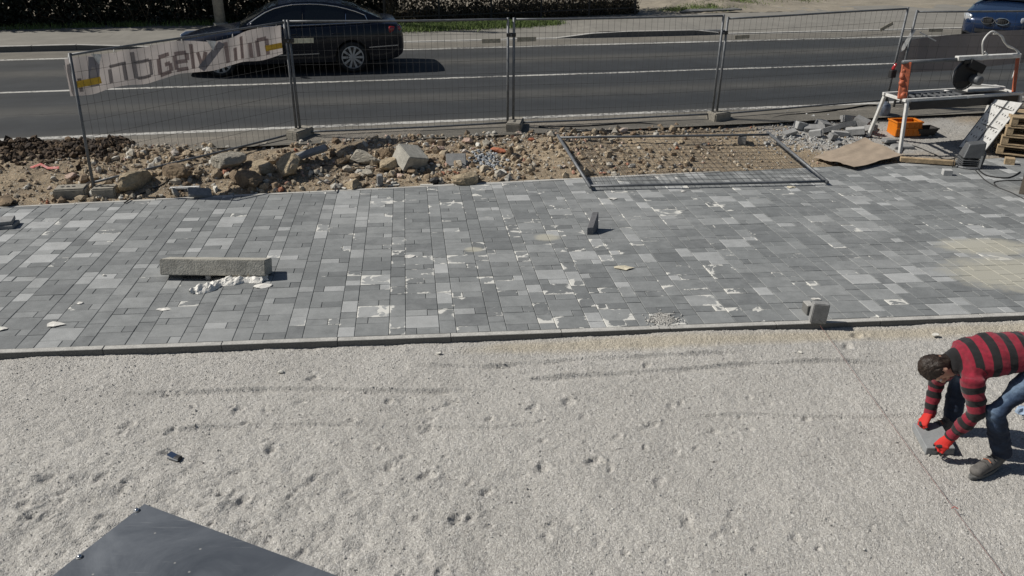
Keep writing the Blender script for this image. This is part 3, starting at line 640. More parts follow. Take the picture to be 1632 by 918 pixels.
grass('verge_grass', 'green grass strip along the foot of the iron railing', [(x, 10.5 + .12 * x + .1 * math.sin(x * 5), .3, .26, 1900) for x in np.arange(-1.2, 3.2, .4)] + [(3.4, 10.8, .15, .15, 700)], 1, .10)
grass('mound_grass', 'grass tufts growing on the sandy mound beyond the road', [(9.2, 13.2, .5, .25, 1200), (10.6, 14.4, .6, .3, 900), (12.6, 15.6, .9, .35, 2600), (8.1, 13.2, .3, .2, 600), (13.6, 16.3, .7, .3, 1300)], 2, .07)
grass('hedge_weeds', 'low weeds at the foot of the dark hedge', [(-9.6, 12.0, .25, .08, 300), (-8.4, 12.0, .25, .1, 340), (-10.9, 11.9, .5, .08, 300), (-6.5, 12.0, .7, .1, 500), (-12.5, 11.85, .6, .06, 200)], 3, .14)
pole = thing('utility_pole', 'pale round concrete utility pole behind the black saloon', 'pole', rl(-5.95, 11.9, .1))
pb = Vector(pole.location); MB().tube([pb, pb + Vector((0, 0, 3)), pb + Vector((0, 0, 7.5))], [.15, .135, .10], 20).build('shaft', M['conc'], pole, smooth=True)
MB().tube([pb + Vector((0, 0, -.02)), pb + Vector((0, 0, .1))], .2, 16).build('footing', M['conc'], pole); MB().bar(pb + Vector((-.7, 0, 7.1)), pb + Vector((.7, 0, 7.1)), .08, .08).build('cross_arm', M['iron'], pole)
# asphalt plate on the path and a loose kerb stone
pt = [rl(8.0, 12.45, .145), rl(10.3, 12.75, .15), rl(10.2, 13.2, .16), rl(8.5, 13.0, .155)]
solo('asphalt_slab', MB().prism(pt, (0, 0, .05)), simple('old_asphalt', (.13, .13, .13), .9, var=.3, scale=8), 'flat grey asphalt slab lying in front of the sandy mound', 'slab', pt[0], bevel=.008)
a_, b_ = rl(7.25, 8.95, .07), rl(8.0, 9.02, .06); solo('loose_kerb_stone', MB().bar(a_, b_, .14, .09), M['concd'], 'loose grey kerb stone at the right end of the raised far kerb', 'kerb stone', a_, bevel=.012)
for i, (x, nn) in enumerate(((-9.25, 12.0), (-7.75, 12.05), (-12.7, 11.95))):
    pass

# ================================================================== cars
M['paintblack'] = simple('dark_blue_car_paint', (0.004, 0.006, 0.013), .25, var=.1, bump=0, coat=.35, spec=.35)
M['paintblue'] = simple('blue_car_paint', (0.008, 0.024, 0.07), .25, metal=.3, var=.1, bump=0, coat=1.0)
M['glass'] = simple('tinted_car_glass', (0.008, 0.010, 0.012), .05, var=.1, bump=0, spec=.7)
M['chrome'] = simple('chrome_trim', (0.62, 0.63, 0.65), .18, metal=1.0, var=.05, bump=0)
M['alloy'] = simple('alloy_rim', (0.50, 0.51, 0.52), .35, metal=.7, var=.1, bump=0)
M['tyre'] = simple('tyre_rubber', (0.018, 0.018, 0.018), .85, var=.3, bump=.1)
M['red'] = simple('red_lamp_glass', (0.35, 0.012, 0.012), .15, var=.1, bump=0, coat=1)
M['lamp'] = simple('clear_lamp_glass', (0.62, 0.64, 0.66), .1, metal=.5, var=.2, scale=30, bump=0, coat=1)
BST = [(0, .50, .36, .52, .55), (.05, .68, .24, .60, .64), (.2, .80, .20, .67, .73), (.5, .875, .18, .74, .815), (.95, .90, .18, .81, .885), (1.35, .905, .18, .87, .945), (1.8, .91, .18, .90, .97), (2.7, .91, .18, .935, 1.0), (3.5, .91, .18, .955, 1.02), (4.0, .90, .19, .975, 1.045), (4.4, .875, .21, .985, 1.06), (4.62, .83, .26, .955, 1.035), (4.73, .74, .33, .82, .88), (4.77, .60, .42, .68, .70)]
def bstat(x):
    for s0, s1 in zip(BST, BST[1:]):
        if s0[0] <= x <= s1[0]:
            t = (x - s0[0]) / (s1[0] - s0[0]); return [a + (b - a) * t for a, b in zip(s0, s1)]
def section(s):
    x, w, zl, zs, zt = s
    return [(x, w * .80, zl), (x, w * .965, zl + .05), (x, w * .995, zl + .38 * (zs - zl)), (x, w, zl + .68 * (zs - zl)), (x, w * .985, zl + .88 * (zs - zl)), (x, w * .94, zs), (x, w * .80, zs + .55 * (zt - zs)), (x, w * .45, zt - .012), (x, 0, zt)]
def zup(x):
    P = [(1.38, .955), (1.6, 1.10), (1.9, 1.275), (2.2, 1.385), (2.5, 1.425), (2.8, 1.435), (3.15, 1.42), (3.5, 1.365), (3.8, 1.285), (4.1, 1.17), (4.32, 1.07)]
    for (a, za), (b, zb) in zip(P, P[1:]):
        if a <= x <= b: return za + (zb - za) * (x - a) / (b - a)
    return P[0][1] if x < 1.38 else P[-1][1]
def ysd(z): return .815 - (z - .95) * .46
def make_car(name, label, loc, ang, paint, kidney=False, flip=1):
    t = thing(name, label, 'car', loc); L = Vector(loc); Rm = Matrix.Rotation(ang, 3, 'Z')
    def T(mb): mb.v = [tuple(L + Rm @ Vector((p[0], p[1], p[2]))) for p in mb.v]; return mb
    # shell
    mb = MB(); m = None
    st = [bstat(x) for x in sorted(set([s[0] for s in BST] + [.12, .35, .7, 1.15, 1.6, 2.2, 3.1, 3.75, 4.2, 4.52, 4.68]))]
    for s in st:
        h = section(s); ring = [(p[0], -p[1], p[2]) for p in h] + [(p[0], p[1], p[2]) for p in h[-2::-1]]; m = len(ring); mb.v += ring
    for i in range(len(st) - 1):
        for k in range(m): mb.f.append((i * m + k, i * m + (k + 1) % m, (i + 1) * m + (k + 1) % m, (i + 1) * m + k))
    mb.f.append(tuple(range(m))[::-1]); mb.f.append(tuple((len(st) - 1) * m + k for k in range(m)))
    T(mb); me = mb.mesh('body', L); bo = bpy.data.objects.new('tmp', me)
    cut = MB()
    for x in (.93, 3.64):
        for sg in (-1, 1): cut.lathe([(.365, 0), (.365, .30)], (x, sg * .66, .315), (0, sg, 0), 36)
    T(cut); cu = bpy.data.objects.new('cut', cut.mesh('cut', L))
    bm_ = bo.modifiers.new('b', 'BOOLEAN'); bm_.object = cu; bm_.operation = 'DIFFERENCE'; bm_.solver = 'EXACT'
    m2 = baked(bo, cu); m2.name = 'body'
    for q in (bo, cu): bpy.data.objects.remove(q)
    bmx = bmesh.new(); bmx.from_mesh(m2); [setattr(f, 'smooth', True) for f in bmx.faces]
    for e in bmx.edges: e.smooth = len(e.link_faces) == 2 and e.calc_face_angle(0) < .75
    bmx.to_mesh(m2); bmx.free(); m2.materials.clear(); m2.materials.append(paint)
    b = bpy.data.objects.new('body', m2); COL.objects.link(b); b.parent = t
    # greenhouse
    xs = np.linspace(1.38, 4.32, 43); side = MB()
    for x in xs:
        z1 = zup(x); z0 = min(.93 + .02 * (x - 1.4), z1 - .005)
        for k in range(4): z = z0 + (z1 - z0) * k / 3; side.v.append((x, ysd(z), z))
    n4 = len(side.v); side.v += [(p[0], -p[1], p[2]) for p in side.v[:n4]]
    for o in (0, n4): side.f += [(o + 4 * i + k, o + 4 * i + 4 + k, o + 4 * i + 5 + k, o + 4 * i + 1 + k) for i in range(len(xs) - 1) for k in range(3)]
    T(side).build('pillars', paint, t, smooth=True)
    def top(name, x0, x1, mat, lift=0):
        g = MB(); X = np.linspace(x0, x1, 15)
        for x in X:
            z1 = zup(x); y1 = ysd(z1)
            for k in range(13): y = y1 * (k / 6 - 1); g.v.append((x, y, z1 + (.045 if 1.9 < x < 3.9 else .03) * (1 - (y / y1) ** 2) + lift))
        g.f += [(13 * i + k, 13 * i + 13 + k, 13 * i + 14 + k, 13 * i + 1 + k) for i in range(14) for k in range(12)]; return T(g).build(name, mat, t, smooth=True)
    top('windscreen', 1.38, 2.2, M['glass']); top('roof', 2.2, 3.5, paint); top('rear_window', 3.5, 4.32, M['glass'])
    for sg in (-1, 1):
        def win(xa, xb, ta, tb):
            X = np.linspace(xa, xb, 14); lo, up = [], []
            for i, x in enumerate(X):
                z1 = zup(min(max(x, 1.45), 4.25)) - .045; z0 = .965 + .02 * (x - 1.5)
                f = (x - xa) / (xb - xa); z1 = max(z0 + .01, z1); lo.append((x, sg * (ysd(z0) + .005), z0)); up.append((x + ta * (1 - f) + tb * f, sg * (ysd(z1) + .005), z1))
            g = MB(); g.v = lo + up; g.f = [(i, i + 1, 15 + i, 14 + i) for i in range(13)]; return g, lo, up
        for (xa, xb, ta, tb) in ((1.62, 2.62, 0, .06), (2.70, 3.52, .05, .02), (3.57, 3.98, .02, -.10)):
            g, lo, up = win(xa, xb, ta, tb); w = T(g).build('side_window', M['glass'], t, smooth=True)
        g, lo, up = win(1.56, 4.02, 0, -.06); loop = [Vector((p[0], p[1] + sg * .004, p[2])) for p in lo + up[::-1] + lo[:1]]
        T(MB().tube(loop, .011, 6, False)).build('window_trim', M['chrome'], t)
        for x in (2.66, 3.545): T(MB().bar((x, sg * (ysd(.99) + .008), .985), (x + .03, sg * (ysd(zup(x)) + .002), zup(x) - .05), .012, .02)).build('window_post', M['chrome' if x > 3 else 'iron'], t)
        for xa, xb, z in ((1.55, 2.95, .40), (4.0, 4.62, .52)): T(MB().bar((xa, sg * .914, z), (xb, sg * (.914 if xb < 4 else .85), z + .02), .012, .02)).build('trim_strip', M['chrome'], t)
        for x in (2.35, 3.25): T(MB().bar((x, sg * .915, .815), (x + .2, sg * .915, .825), .02, .022)).build('door_handle', paint, t, bevel=.005)
        for x, z1 in ((1.42, .86), (2.64, .93), (3.55, .60)): T(MB().bar((x, sg * .911, .30), (x - .02, sg * .905, z1), .006, .008)).build('door_seam', M['black'], t)
        T(MB().blob([(1.60, sg * .90, 1.0), (1.66, sg * 1.0, 1.02)], [.07, .075], 12, [.045, .05], (0, 0, 1))).build('mirror', paint, t, smooth=True)
        q = section(bstat(4.60)); T(MB().blob([(4.46, sg * .835, .86), (4.66, sg * .74, .86)], [.075, .07], 14, [.035, .04], (0, 0, 1))).build('tail_light', M['red'], t, smooth=True)
        T(MB().blob([(.06, sg * .60, .60), (.15, sg * .745, .63), (.42, sg * .86, .68)], [.09, .10, .05], 14, [.03, .035, .02], (0, 0, 1))).build('headlight', M['lamp'], t, smooth=True)
        for x in (.93, 3.64):
            w = T(MB().lathe([(.225, .02), (.255, .0), (.30, .005), (.318, .04), (.318, .17), (.30, .20), (.22, .2)], (x, sg * .905, .318), (0, -sg, 0), 36)).build('wheel', M['tyre'], t, smooth=True)
            r = MB().lathe([(.235, -.004), (.218, -.006), (.212, .02), (.205, .10), (.0, .12)], (x, sg * .905, .318), (0, -sg, 0), 36, False)
            for k in range(10):
                a = 2 * math.pi * k / 10; d = Vector((math.cos(a), 0, math.sin(a))); e = Vector((-d.z, 0, d.x)); c = Vector((x, sg * .897, .318))
                p = [c + d * .04 + e * .016, c + d * .04 - e * .016, c + d * .214 - e * .026, c + d * .214 + e * .026]; r.prism(p, (0, -sg * .03, 0))
            r.lathe([(.055, -.002), (.05, -.008), (.0, -.01)], (x, sg * .897, .318), (0, -sg, 0), 16, False); T(r); rm = r.build('rim', M['alloy'], w, off=L)
            T(MB().lathe([(.10, 0), (.10, .02)], (x, sg * .80, .318), (0, -sg, 0), 16)).build('brake_disc', M['wire'], w, off=L)
    # bumpers' dark grilles, plates
    T(MB().box((.03, 0, .33), (.06, .9, .12))).build('lower_grille', M['black'], t, bevel=.01); T(MB().box((.018, 0, .48), (.02, .52, .11))).build('number_plate', M['white_paint'], t, bevel=.004)
    T(MB().box((4.765, 0, .78), (.02, .52, .11))).build('number_plate', M['white_paint'], t, bevel=.004)
    if kidney:
        for sg in (-1, 1):
            g = T(MB().blob([(-.005, sg * .09, .565), (.015, sg * .25, .57)], [.105, .09], 16, [.04, .045], (0, 0, 1))).build('grille', M['black'], t, smooth=True)
            rim = [Vector((-.035 + .012 * abs(math.cos(a)), sg * (.17 + .155 * math.cos(a)), .578 + .082 * math.sin(a))) for a in np.linspace(0, 2 * math.pi, 22)]
            T(MB().tube(rim, .012, 6, False)).build('grille_surround', M['chrome'], g, off=L)
            for k in range(5): T(MB().bar((-.04, sg * (.08 + .045 * k), .51), (-.04, sg * (.08 + .045 * k), .63), .006, .008)).build('grille_bar', M['wire'], g, off=L)
    else: T(MB().box((.03, 0, .575), (.05, .75, .07))).build('grille', M['chrome'], t, bevel=.008)
    return t
CA = math.radians(13.2); an = G(564, 115.6, .155); off = Matrix.Rotation(CA, 3, 'Z') @ Vector((3.64, -.90, 0))
make_car('parked_car', 'glossy black-blue saloon car on the road behind the bannered fence panel', (an.x - off.x, an.y - off.y, .154), CA, M['paintblack'])
CA2 = math.radians(50); c2 = G(1586, 37, .72); off = Matrix.Rotation(CA2, 3, 'Z') @ Vector((0.05, 0, 0))
make_car('parked_car', 'blue car with twin rounded grilles, only its nose showing at upper right', (c2.x - off.x, c2.y - off.y, .20), CA2, M['paintblue'], True)
# ================================================================== mobile fence panels
M['foot'] = simple('cast_concrete_foot', (0.27, 0.25, 0.21), .95, var=.25, scale=14, bump=.6, bscale=70)
M['plate'] = simple('grimy_plate', (0.36, 0.33, 0.26), .7, var=.25, scale=18, bump=0)
M['plate_yellow'] = simple('yellow_plate', (0.62, 0.38, 0.03), .6, var=.15, scale=18, bump=0)
M['cream'] = simple('cream_plate', (0.60, 0.58, 0.44), .6, var=.15, scale=18, bump=0)
def fence_panel(label, A, B, HA=1.78, HB=1.78, leanA=(0, 0), leanB=(0, 0), plates=(), wires=36, seed=0, group='mobile fence panels along the road'):
    """A, B: feet of the two posts; lean: shift of a post's top in x, y"""
    rng = random.Random(seed); A, B = Vector(A), Vector(B); t = thing('mesh_fence', label, 'fence', A.lerp(B, .5), group)
    TA, TB = A + Vector((leanA[0], leanA[1], HA)), B + Vector((leanB[0], leanB[1], HB))
    S = lambda f, h: (A.lerp(TA, h)).lerp(B.lerp(TB, h), f)
    for p, q in ((A, TA), (B, TB)):
        MB().tube([p, q], .021, 10).build('post', M['galv'], t, smooth=True)
    lo, hi = .055, .985
    for h in (lo, hi): MB().tube([S(f, h) + Vector((0, 0, .006 * math.sin(f * 5 + seed))) for f in np.linspace(0, 1, 9)], .0165, 8).build('rail', M['galv'], t, smooth=True)
    nrm = (B - A).normalized().cross(Vector((0, 0, 1)))
    W = lambda f, h: S(f, h) + nrm * (.012 + .02 * math.sin(f * 7 + seed) * math.sin(h * 3.1) + .008 * rng.gauss(0, 1))
    mb = MB()
    for k in range(1, wires):
        f = k / wires + rng.gauss(0, .0012); mb.tube([W(f, lo + (hi - lo) * q / 6) for q in range(7)], .0022, 3, False)
    for k in range(1, 8):
        h = lo + (hi - lo) * k / 8; mb.tube([W(q / 16, h) + Vector((0, 0, -.012 * math.sin(q / 16 * math.pi))) for q in range(17)], .0024, 3, False)
    mb.build('wire_mesh', M['wire'], t)
    for (f, h, w, hh, tilt, mt) in plates:
        c = S(f, h) - nrm * .012; d = (B - A).normalized(); u = Vector((0, 0, 1)); d2 = d * math.cos(tilt) + u * math.sin(tilt)
        MB().bar(c - d2 * w / 2, c + d2 * w / 2, .005, hh).build('name_plate', M[mt], t)
    return t, S, nrm
def fence_foot(label, c, ang, size=(.62, .22, .14), group=None):
    t = thing('ballast_block', label, 'fence foot', c, group); R = Matrix.Rotation(ang, 3, 'Z'); c = Vector(c)
    MB().box(c + Vector((0, 0, size[2] / 2)), size, R).build('block', M['foot'], t, bevel=.018, seg=2)
    for s in (-.1, -.03, .04): MB().lathe([(.026, 0), (.022, .004), (.0, .002)], c + R @ Vector((s, 0, size[2])), (0, 0, 1), 12, False).build('socket_rim', M['black'], t)
    return t
def onz(px, py, z): g = G(px, py, z); return g
F1a = onz(150, 303, -.04); F1b = onz(474, 221, .10); F2a = onz(480, 221, .10); F2b = onz(809, 205, .11); F3a = onz(818, 205, .11); F3b = onz(1134, 191, .12); F4a = onz(1141, 190, .12); F4b = onz(1411, 168, .14)
P1, S1, N1 = fence_panel('mesh fence panel carrying the printed banner, angled towards the paving at left', F1a, F1b, 1.80, 1.80, (.05, 0), (-.02, 0), [(.055, .78, .32, .085, 0.02, 'plate_yellow'), (.93, .80, .28, .08, .02, 'plate_yellow')], 33, 1)
fence_panel('mesh fence panel in front of the black saloon, second from the left', F2a, F2b, 1.80, 1.76, (-.03, 0), (0, 0), [(.055, .83, .33, .07, .0, 'cream'), (.92, .80, .30, .065, 0, 'plate')], 33, 2)
fence_panel('middle mesh fence panel before the empty stretch of road', F3a, F3b, 1.76, 1.74, (0, 0), (.02, 0), [(.06, .81, .31, .07, 0, 'plate')], 34, 3)
fence_panel('leaning mesh fence panel left of the stone saw', F4a, F4b, 1.70, 1.74, (.02, 0), (.03, -.1), [(.09, .80, .28, .06, .02, 'plate'), (.90, .82, .27, .06, .42, 'plate')], 33, 4)
P5a, P5b = onz(1424, 172, .13), rl(13.2, -1.2, -.02)
t5, S5, N5 = fence_panel('mesh fence panel with brown screen cloth behind the stone saw', P5a, P5b, 1.72, 1.72, (.06, -.05), (0, 0), [(.07, .80, .26, .06, 0, 'plate')], 34, 5)
# clamps joining neighbouring panels
for i, (p, q, h) in enumerate(((F1b, F2a, 1.5), (F2b, F3a, 1.5), (F3b, F4a, 1.45))):
    c = (Vector(p) + Vector(q)) / 2 + Vector((-.01 if i == 0 else .005, 0, h)); tl = thing('fence_clamp', ('steel clamp joining the first two fence panels', 'steel clamp joining the middle two fence panels', 'steel clamp joining the middle and the leaning fence panel')[i], 'clamp', c, 'fence clamps')
    MB().box(c, (.15, .055, .06)).build('jaw', M['iron'], tl, bevel=.008); MB().tube([c + Vector((.0, -.06, 0)), c + Vector((0, .05, 0))], .012, 6).build('bolt', M['galv'], tl)
fz = lambda p, dz=.0: (p.x, p.y, dz_(p.x, p.y) - .03 + dz)
fence_foot('long weathered concrete fence foot left of the corner post', fz(F1a + Vector((-.28, -.05, 0))), .18, (.40, .24, .15))
fence_foot('small concrete fence foot right of the corner post', fz(F1a + Vector((.16, -.02, 0))), .15, (.30, .22, .15))
fence_foot('pale concrete fence foot under the joint beside the boulder pile', fz(F2a + Vector((.0, -.03, 0))), 1.1, (.42, .23, .15))
fence_foot('concrete fence foot with sockets under the middle fence joint', fz(F3a + Vector((.03, -.06, 0))), 1.45, (.50, .24, .16))
fence_foot('concrete fence foot under the joint by the leaning fence panel', fz(F4a + Vector((.03, -.05, .0))), .5, (.36, .24, .17))
# panel lying on the ground
LA, LB = Vector((1.07, 11.27, -.075)), Vector((4.46, 11.60, -.085)); lt = thing('fallen_mesh_fence', 'mesh fence panel lying flat half on the paving, half on soil', 'fence', (2.7, 12.2, -.06))
LD = (LB - LA).normalized(); LP = Vector((-LD.y, LD.x, 0)); up_l = lambda f, h: LA + (LB - LA) * f + LP * (1.95 * h) + Vector((0, 0, .02 + .19 * h)) - Vector((.16 * h, 0, 0)) * (1 - f) + Vector((-.12 * h * f, 0, 0))
for f in (0, 1): MB().tube([up_l(f, -.02), up_l(f, 1.03)], .024, 10).build('post', M['galv'], lt, smooth=True)
for h in (.0, .98): MB().tube([up_l(f, h) for f in np.linspace(0, 1, 6)], .02, 8).build('rail', M['galv'], lt, smooth=True)
mb = MB(); rr = random.Random(9)
for k in range(1, 35): f = k / 35 + rr.gauss(0, .001); mb.tube([up_l(f, q / 4) for q in range(5)], .0024, 3, False)
for k in range(1, 13): h = .98 * k / 13; mb.tube([up_l(q / 8, h) + Vector((0, 0, .005 * rr.gauss(0, 1))) for q in range(9)], .0026, 3, False)
mb.build('wire_mesh', M['wire'], lt)

# ------------------------------------------------------------------ banners
def mat_cloth(name, c, tr=.45, c2=None):
    m, n, l, p = newmat(name); P = pos(n); t = N(n, 'ShaderNodeTexNoise', i_Scale=3.0, i_Detail=4.0); l.new(P, t.inputs[0])
    col = mixc(n, l, mapr(n, l, t.outputs[0], .3, .7), c2 or tuple(x * .85 for x in c), c); l.new(col, p.inputs['Base Color']); p.inputs['Roughness'].default_value = .8
    tl = n.new('ShaderNodeBsdfTranslucent'); l.new(col, tl.inputs[0]); mx = n.new('ShaderNodeMixShader'); mx.inputs[0].default_value = tr; l.new(p.outputs[0], mx.inputs[1]); l.new(tl.outputs[0], mx.inputs[2]); l.new(mx.outputs[0], n['Material Output'].inputs[0]); return m
M['vinyl'] = mat_cloth('faded_banner_vinyl', (.44, .405, .39), .4); M['ink_red'] = mat_cloth('faded_red_print', (.425, .345, .33), .4); M['ink_grey'] = mat_cloth('faded_grey_print', (.385, .355, .35), .4); M['ink_blue'] = mat_cloth('faded_blue_print', (.30, .30, .335), .4)
bn = thing('printed_banner', 'faded white banner with grey and red lettering tied along the left fence panel', 'banner', S1(.5, .7))
BF0, BF1 = -.02, .985
def bpt(f, g, out=0.0):
    """f along the panel, g down the cloth"""
    sag = .008 * math.sin(f * 2.2 * math.pi) ** 2 + (.04 if .48 < f < .86 else 0) * math.sin((f - .48) / .38 * math.pi) ** 2 * max(0, 1 - g)
    H = .975 - (.012 + sag) - g * (.262 - .02 * f + .010 * math.sin(f * 23))
    return S1(BF0 + (BF1 - BF0) * f, H) - N1 * (.035 + .018 * math.sin(f * 31 + 2 * g) + .01 * math.sin(f * 57) + .01 * g + out)
mb = MB(); nx, ny = 90, 12
for j in range(ny + 1):
    for i in range(nx + 1): mb.v.append(tuple(bpt(i / nx, j / ny)))
mb.f = [(j * (nx + 1) + i, j * (nx + 1) + i + 1, (j + 1) * (nx + 1) + i + 1, (j + 1) * (nx + 1) + i) for j in range(ny) for i in range(nx)]
mb.build('cloth', M['vinyl'], bn, smooth=True)
def strokes(name, polys, mat):
    mb = MB()
    for (x0, y0, x1, y1, w) in polys:                                # a stroke from (x0,y0) to (x1,y1) in banner units, y down
        n = 8; dx, dy = x1 - x0, y1 - y0; L = math.hypot(dx * 3.5, dy * .55) or 1; ux, uy = -dy * .55 / L * w / 3.5, dx * 3.5 / L * w / .55
        o = len(mb.v)
        for k in range(n + 1):
            a, b = x0 + dx * k / n, y0 + dy * k / n; mb.v += [tuple(bpt(a - ux / 2, b - uy / 2, -.004)), tuple(bpt(a + ux / 2, b + uy / 2, -.004))]
        mb.f += [(o + 2 * k, o + 2 * k + 2, o + 2 * k + 3, o + 2 * k + 1) for k in range(n)]
    mb.build(name, mat, bn)
strokes('letter', [(.045, .55, .045, .9, .05)], M['ink_grey'])
strokes('letter', [(.17, .45, .17, .85, .05), (.17, .38, .245, .36, .05), (.235, .36, .235, .85, .06)], M['ink_grey'])
strokes('letter', [(.275, .08, .275, .82, .06), (.275, .38, .34, .36, .05), (.345, .36, .345, .8, .055), (.28, .82, .34, .80, .05)], M['ink_grey'])
strokes('blue_band', [(.115, .05, .095, .8, .16)], M['ink_blue']); strokes('blue_band', [(.69, .10, .63, .50, .13), (.632, .48, .575, .92, .13)], M['ink_blue'])
w = .05; GL = dict(G=[(0, .4, 0, .86), (0, .36, w, .34), (0, .88, w, .86), (w, .62, w, .86), (w * .5, .62, w, .61)], e=[(0, .42, 0, .86), (0, .38, w, .36), (w, .38, w, .6), (0, .64, w, .62), (0, .88, w, .86)], l=[(0, .1, 0, .88)], v=[(0, .36, .02, .86), (.04, .34, .02, .86)], i=[(0, .40, 0, .88)], n=[(0, .36, 0, .86), (0, .36, w, .34), (w, .36, w, .86)])
for (x, ch) in ((.385, 'G'), (.46, 'e'), (.535, 'l'), (.565, 'v'), (.705, 'l'), (.745, 'i'), (.785, 'l'), (.83, 'i'), (.865, 'n')):
    strokes('letter', [(x + a, b, x + c, d, .065) for a, b, c, d in GL[ch]], M['ink_red'])
for f in (.02, .2, .36, .5, .74, .88, .97):
    c = bpt(f, .04, -.006); MB().tube([c + Vector((0, -.01, -.01)), c + Vector((.004, -.03, .03)), c + Vector((0, .0, .06)), c + Vector((-.004, .02, .02))], .004, 5).build('cable_tie', M['white_paint'], bn)
for f in (.12, .63):
    c = bpt(f, .02, -.03); MB().add([c + Vector((-.06, 0, .03)), c + Vector((.08, 0, .02)), c + Vector((.03, -.02, -.11))], [(0, 1, 2)]).build('folded_corner', M['white_paint'], bn)
w0 = S1(-.01, .96); MB().add([w0 + Vector((0, .02, -.06)), w0 + Vector((-.09, .03, -.08)), w0 + Vector((-.085, .05, -.36)), w0 + Vector((-.03, .02, -.5)), w0 + Vector((.01, .01, -.3))], [(0, 1, 2, 3, 4)]).build('end_flap', M['vinyl'], bn)
# screen cloth on the last panel
M['screen'] = mat_cloth('brown_screen_cloth', (.25, .23, .225), .2)
sc = thing('screen_cloth', 'grey-brown screen cloth hung on the fence behind the stone saw', 'cloth', S5(.4, .6)); mb = MB()
for j in range(9):
    for i in range(41):
        f = -.02 + 1.02 * i / 40; g = j / 8; top_ = .80 - .10 * math.exp(-f * 5) + .05 * f; H = top_ - g * (.34 + .03 * math.sin(f * 9))
        mb.v.append(tuple(S5(f, H) - N5 * (.03 + .02 * math.sin(f * 25 + g))))
mb.f = [(j * 41 + i, j * 41 + i + 1, (j + 1) * 41 + i + 1, (j + 1) * 41 + i) for j in range(8) for i in range(40)]; mb.build('cloth', M['screen'], sc, smooth=True)
w0 = S5(.0, .82); MB().add([w0, w0 + Vector((.05, -.02, -.03)), w0 + Vector((-.10, -.05, -.36)), w0 + Vector((-.15, -.03, -.40)), w0 + Vector((-.14, -.03, -.30))], [(0, 1, 2, 3, 4)]).build('white_flap', M['white_paint'], sc)
MB().bar(w0 + Vector((.12, -.03, -.06)), w0 + Vector((.44, -.03, -.21)), .006, .02).build('tie_strap', M['white_paint'], sc)

# ================================================================== rubble stones
def rock(name, label, px, py, size, mat, seed, rot=0.0, ang=5, sink=.25, zb=None, cat='stone', group=None, tilt=0.0):
    rng = random.Random(seed); bm = bmesh.new(); bmesh.ops.create_icosphere(bm, subdivisions=4, radius=1.0)
    planes = []
    for k in range(ang + 4):
        d = Vector((rng.gauss(0, 1), rng.gauss(0, 1), rng.gauss(0, 1))).normalized(); planes.append((d, rng.uniform(.5, .8)))
    for v in bm.verts:
        c = v.co + Vector((mnoise.noise(v.co * 1.3 + Vector((seed * 3, 0, 0))), mnoise.noise(v.co * 1.3 + Vector((0, seed * 3, 0))), mnoise.noise(v.co * 1.3 + Vector((0, 0, seed * 3))))) * .2
        for d, q in planes:
            e = c.dot(d) - q
            if e > 0: c -= d * e * .93
        nz = mnoise.fractal(c * 1.6 + Vector((seed, 0, 0)), 1.0, 2.0, 4) * .08 + mnoise.fractal(c * 7 + Vector((0, seed, 0)), 1.0, 2.0, 3) * .05
        v.co = c * (1 + nz)
    R = Matrix.Rotation(rot, 3, 'Z') @ Matrix.Rotation(tilt, 3, 'X'); S = Matrix.Diagonal(Vector(size) * .62)
    for v in bm.verts: v.co = R @ (S @ v.co)
    g = G(px, py, zb if zb is not None else 0.0); z = dz_(g.x, g.y)
    for _ in range(3): g = G(px, py, z); z = dz_(g.x, g.y)
    if zb is not None: z = zb
    me = bpy.data.meshes.new(name); bm.to_mesh(me); bm.free(); me.materials.append(mat)
    mn = min(v.co.z for v in me.vertices); o = bpy.data.objects.new(name, me); COL.objects.link(o)
    o.location = (g.x, g.y, z - mn - size[2] * sink); return tag(o, label, cat, group)
M['rk_tan'] = simple('tan_limestone', (0.34, 0.275, 0.185), .95, var=.35, scale=7, bump=.7, bscale=35); M['rk_grey'] = simple('grey_limestone', (0.31, 0.285, 0.235), .95, var=.25, scale=8, bump=.6, bscale=45)
M['rk_brown'] = simple('clay_caked_stone', (0.17, 0.125, 0.08), .95, var=.4, scale=6, bump=.9, bscale=28); M['rk_pink'] = simple('pinkish_stone', (0.42, 0.31, 0.25), .95, var=.2, scale=8, bump=.5, bscale=40)
M['brick'] = simple('broken_brick', (0.36, 0.13, 0.07), .95, var=.3, scale=10, bump=.6, bscale=50); M['rk_white'] = simple('white_stone', (0.62, 0.60, 0.54), .9, var=.15, scale=10, bump=.4, bscale=50)
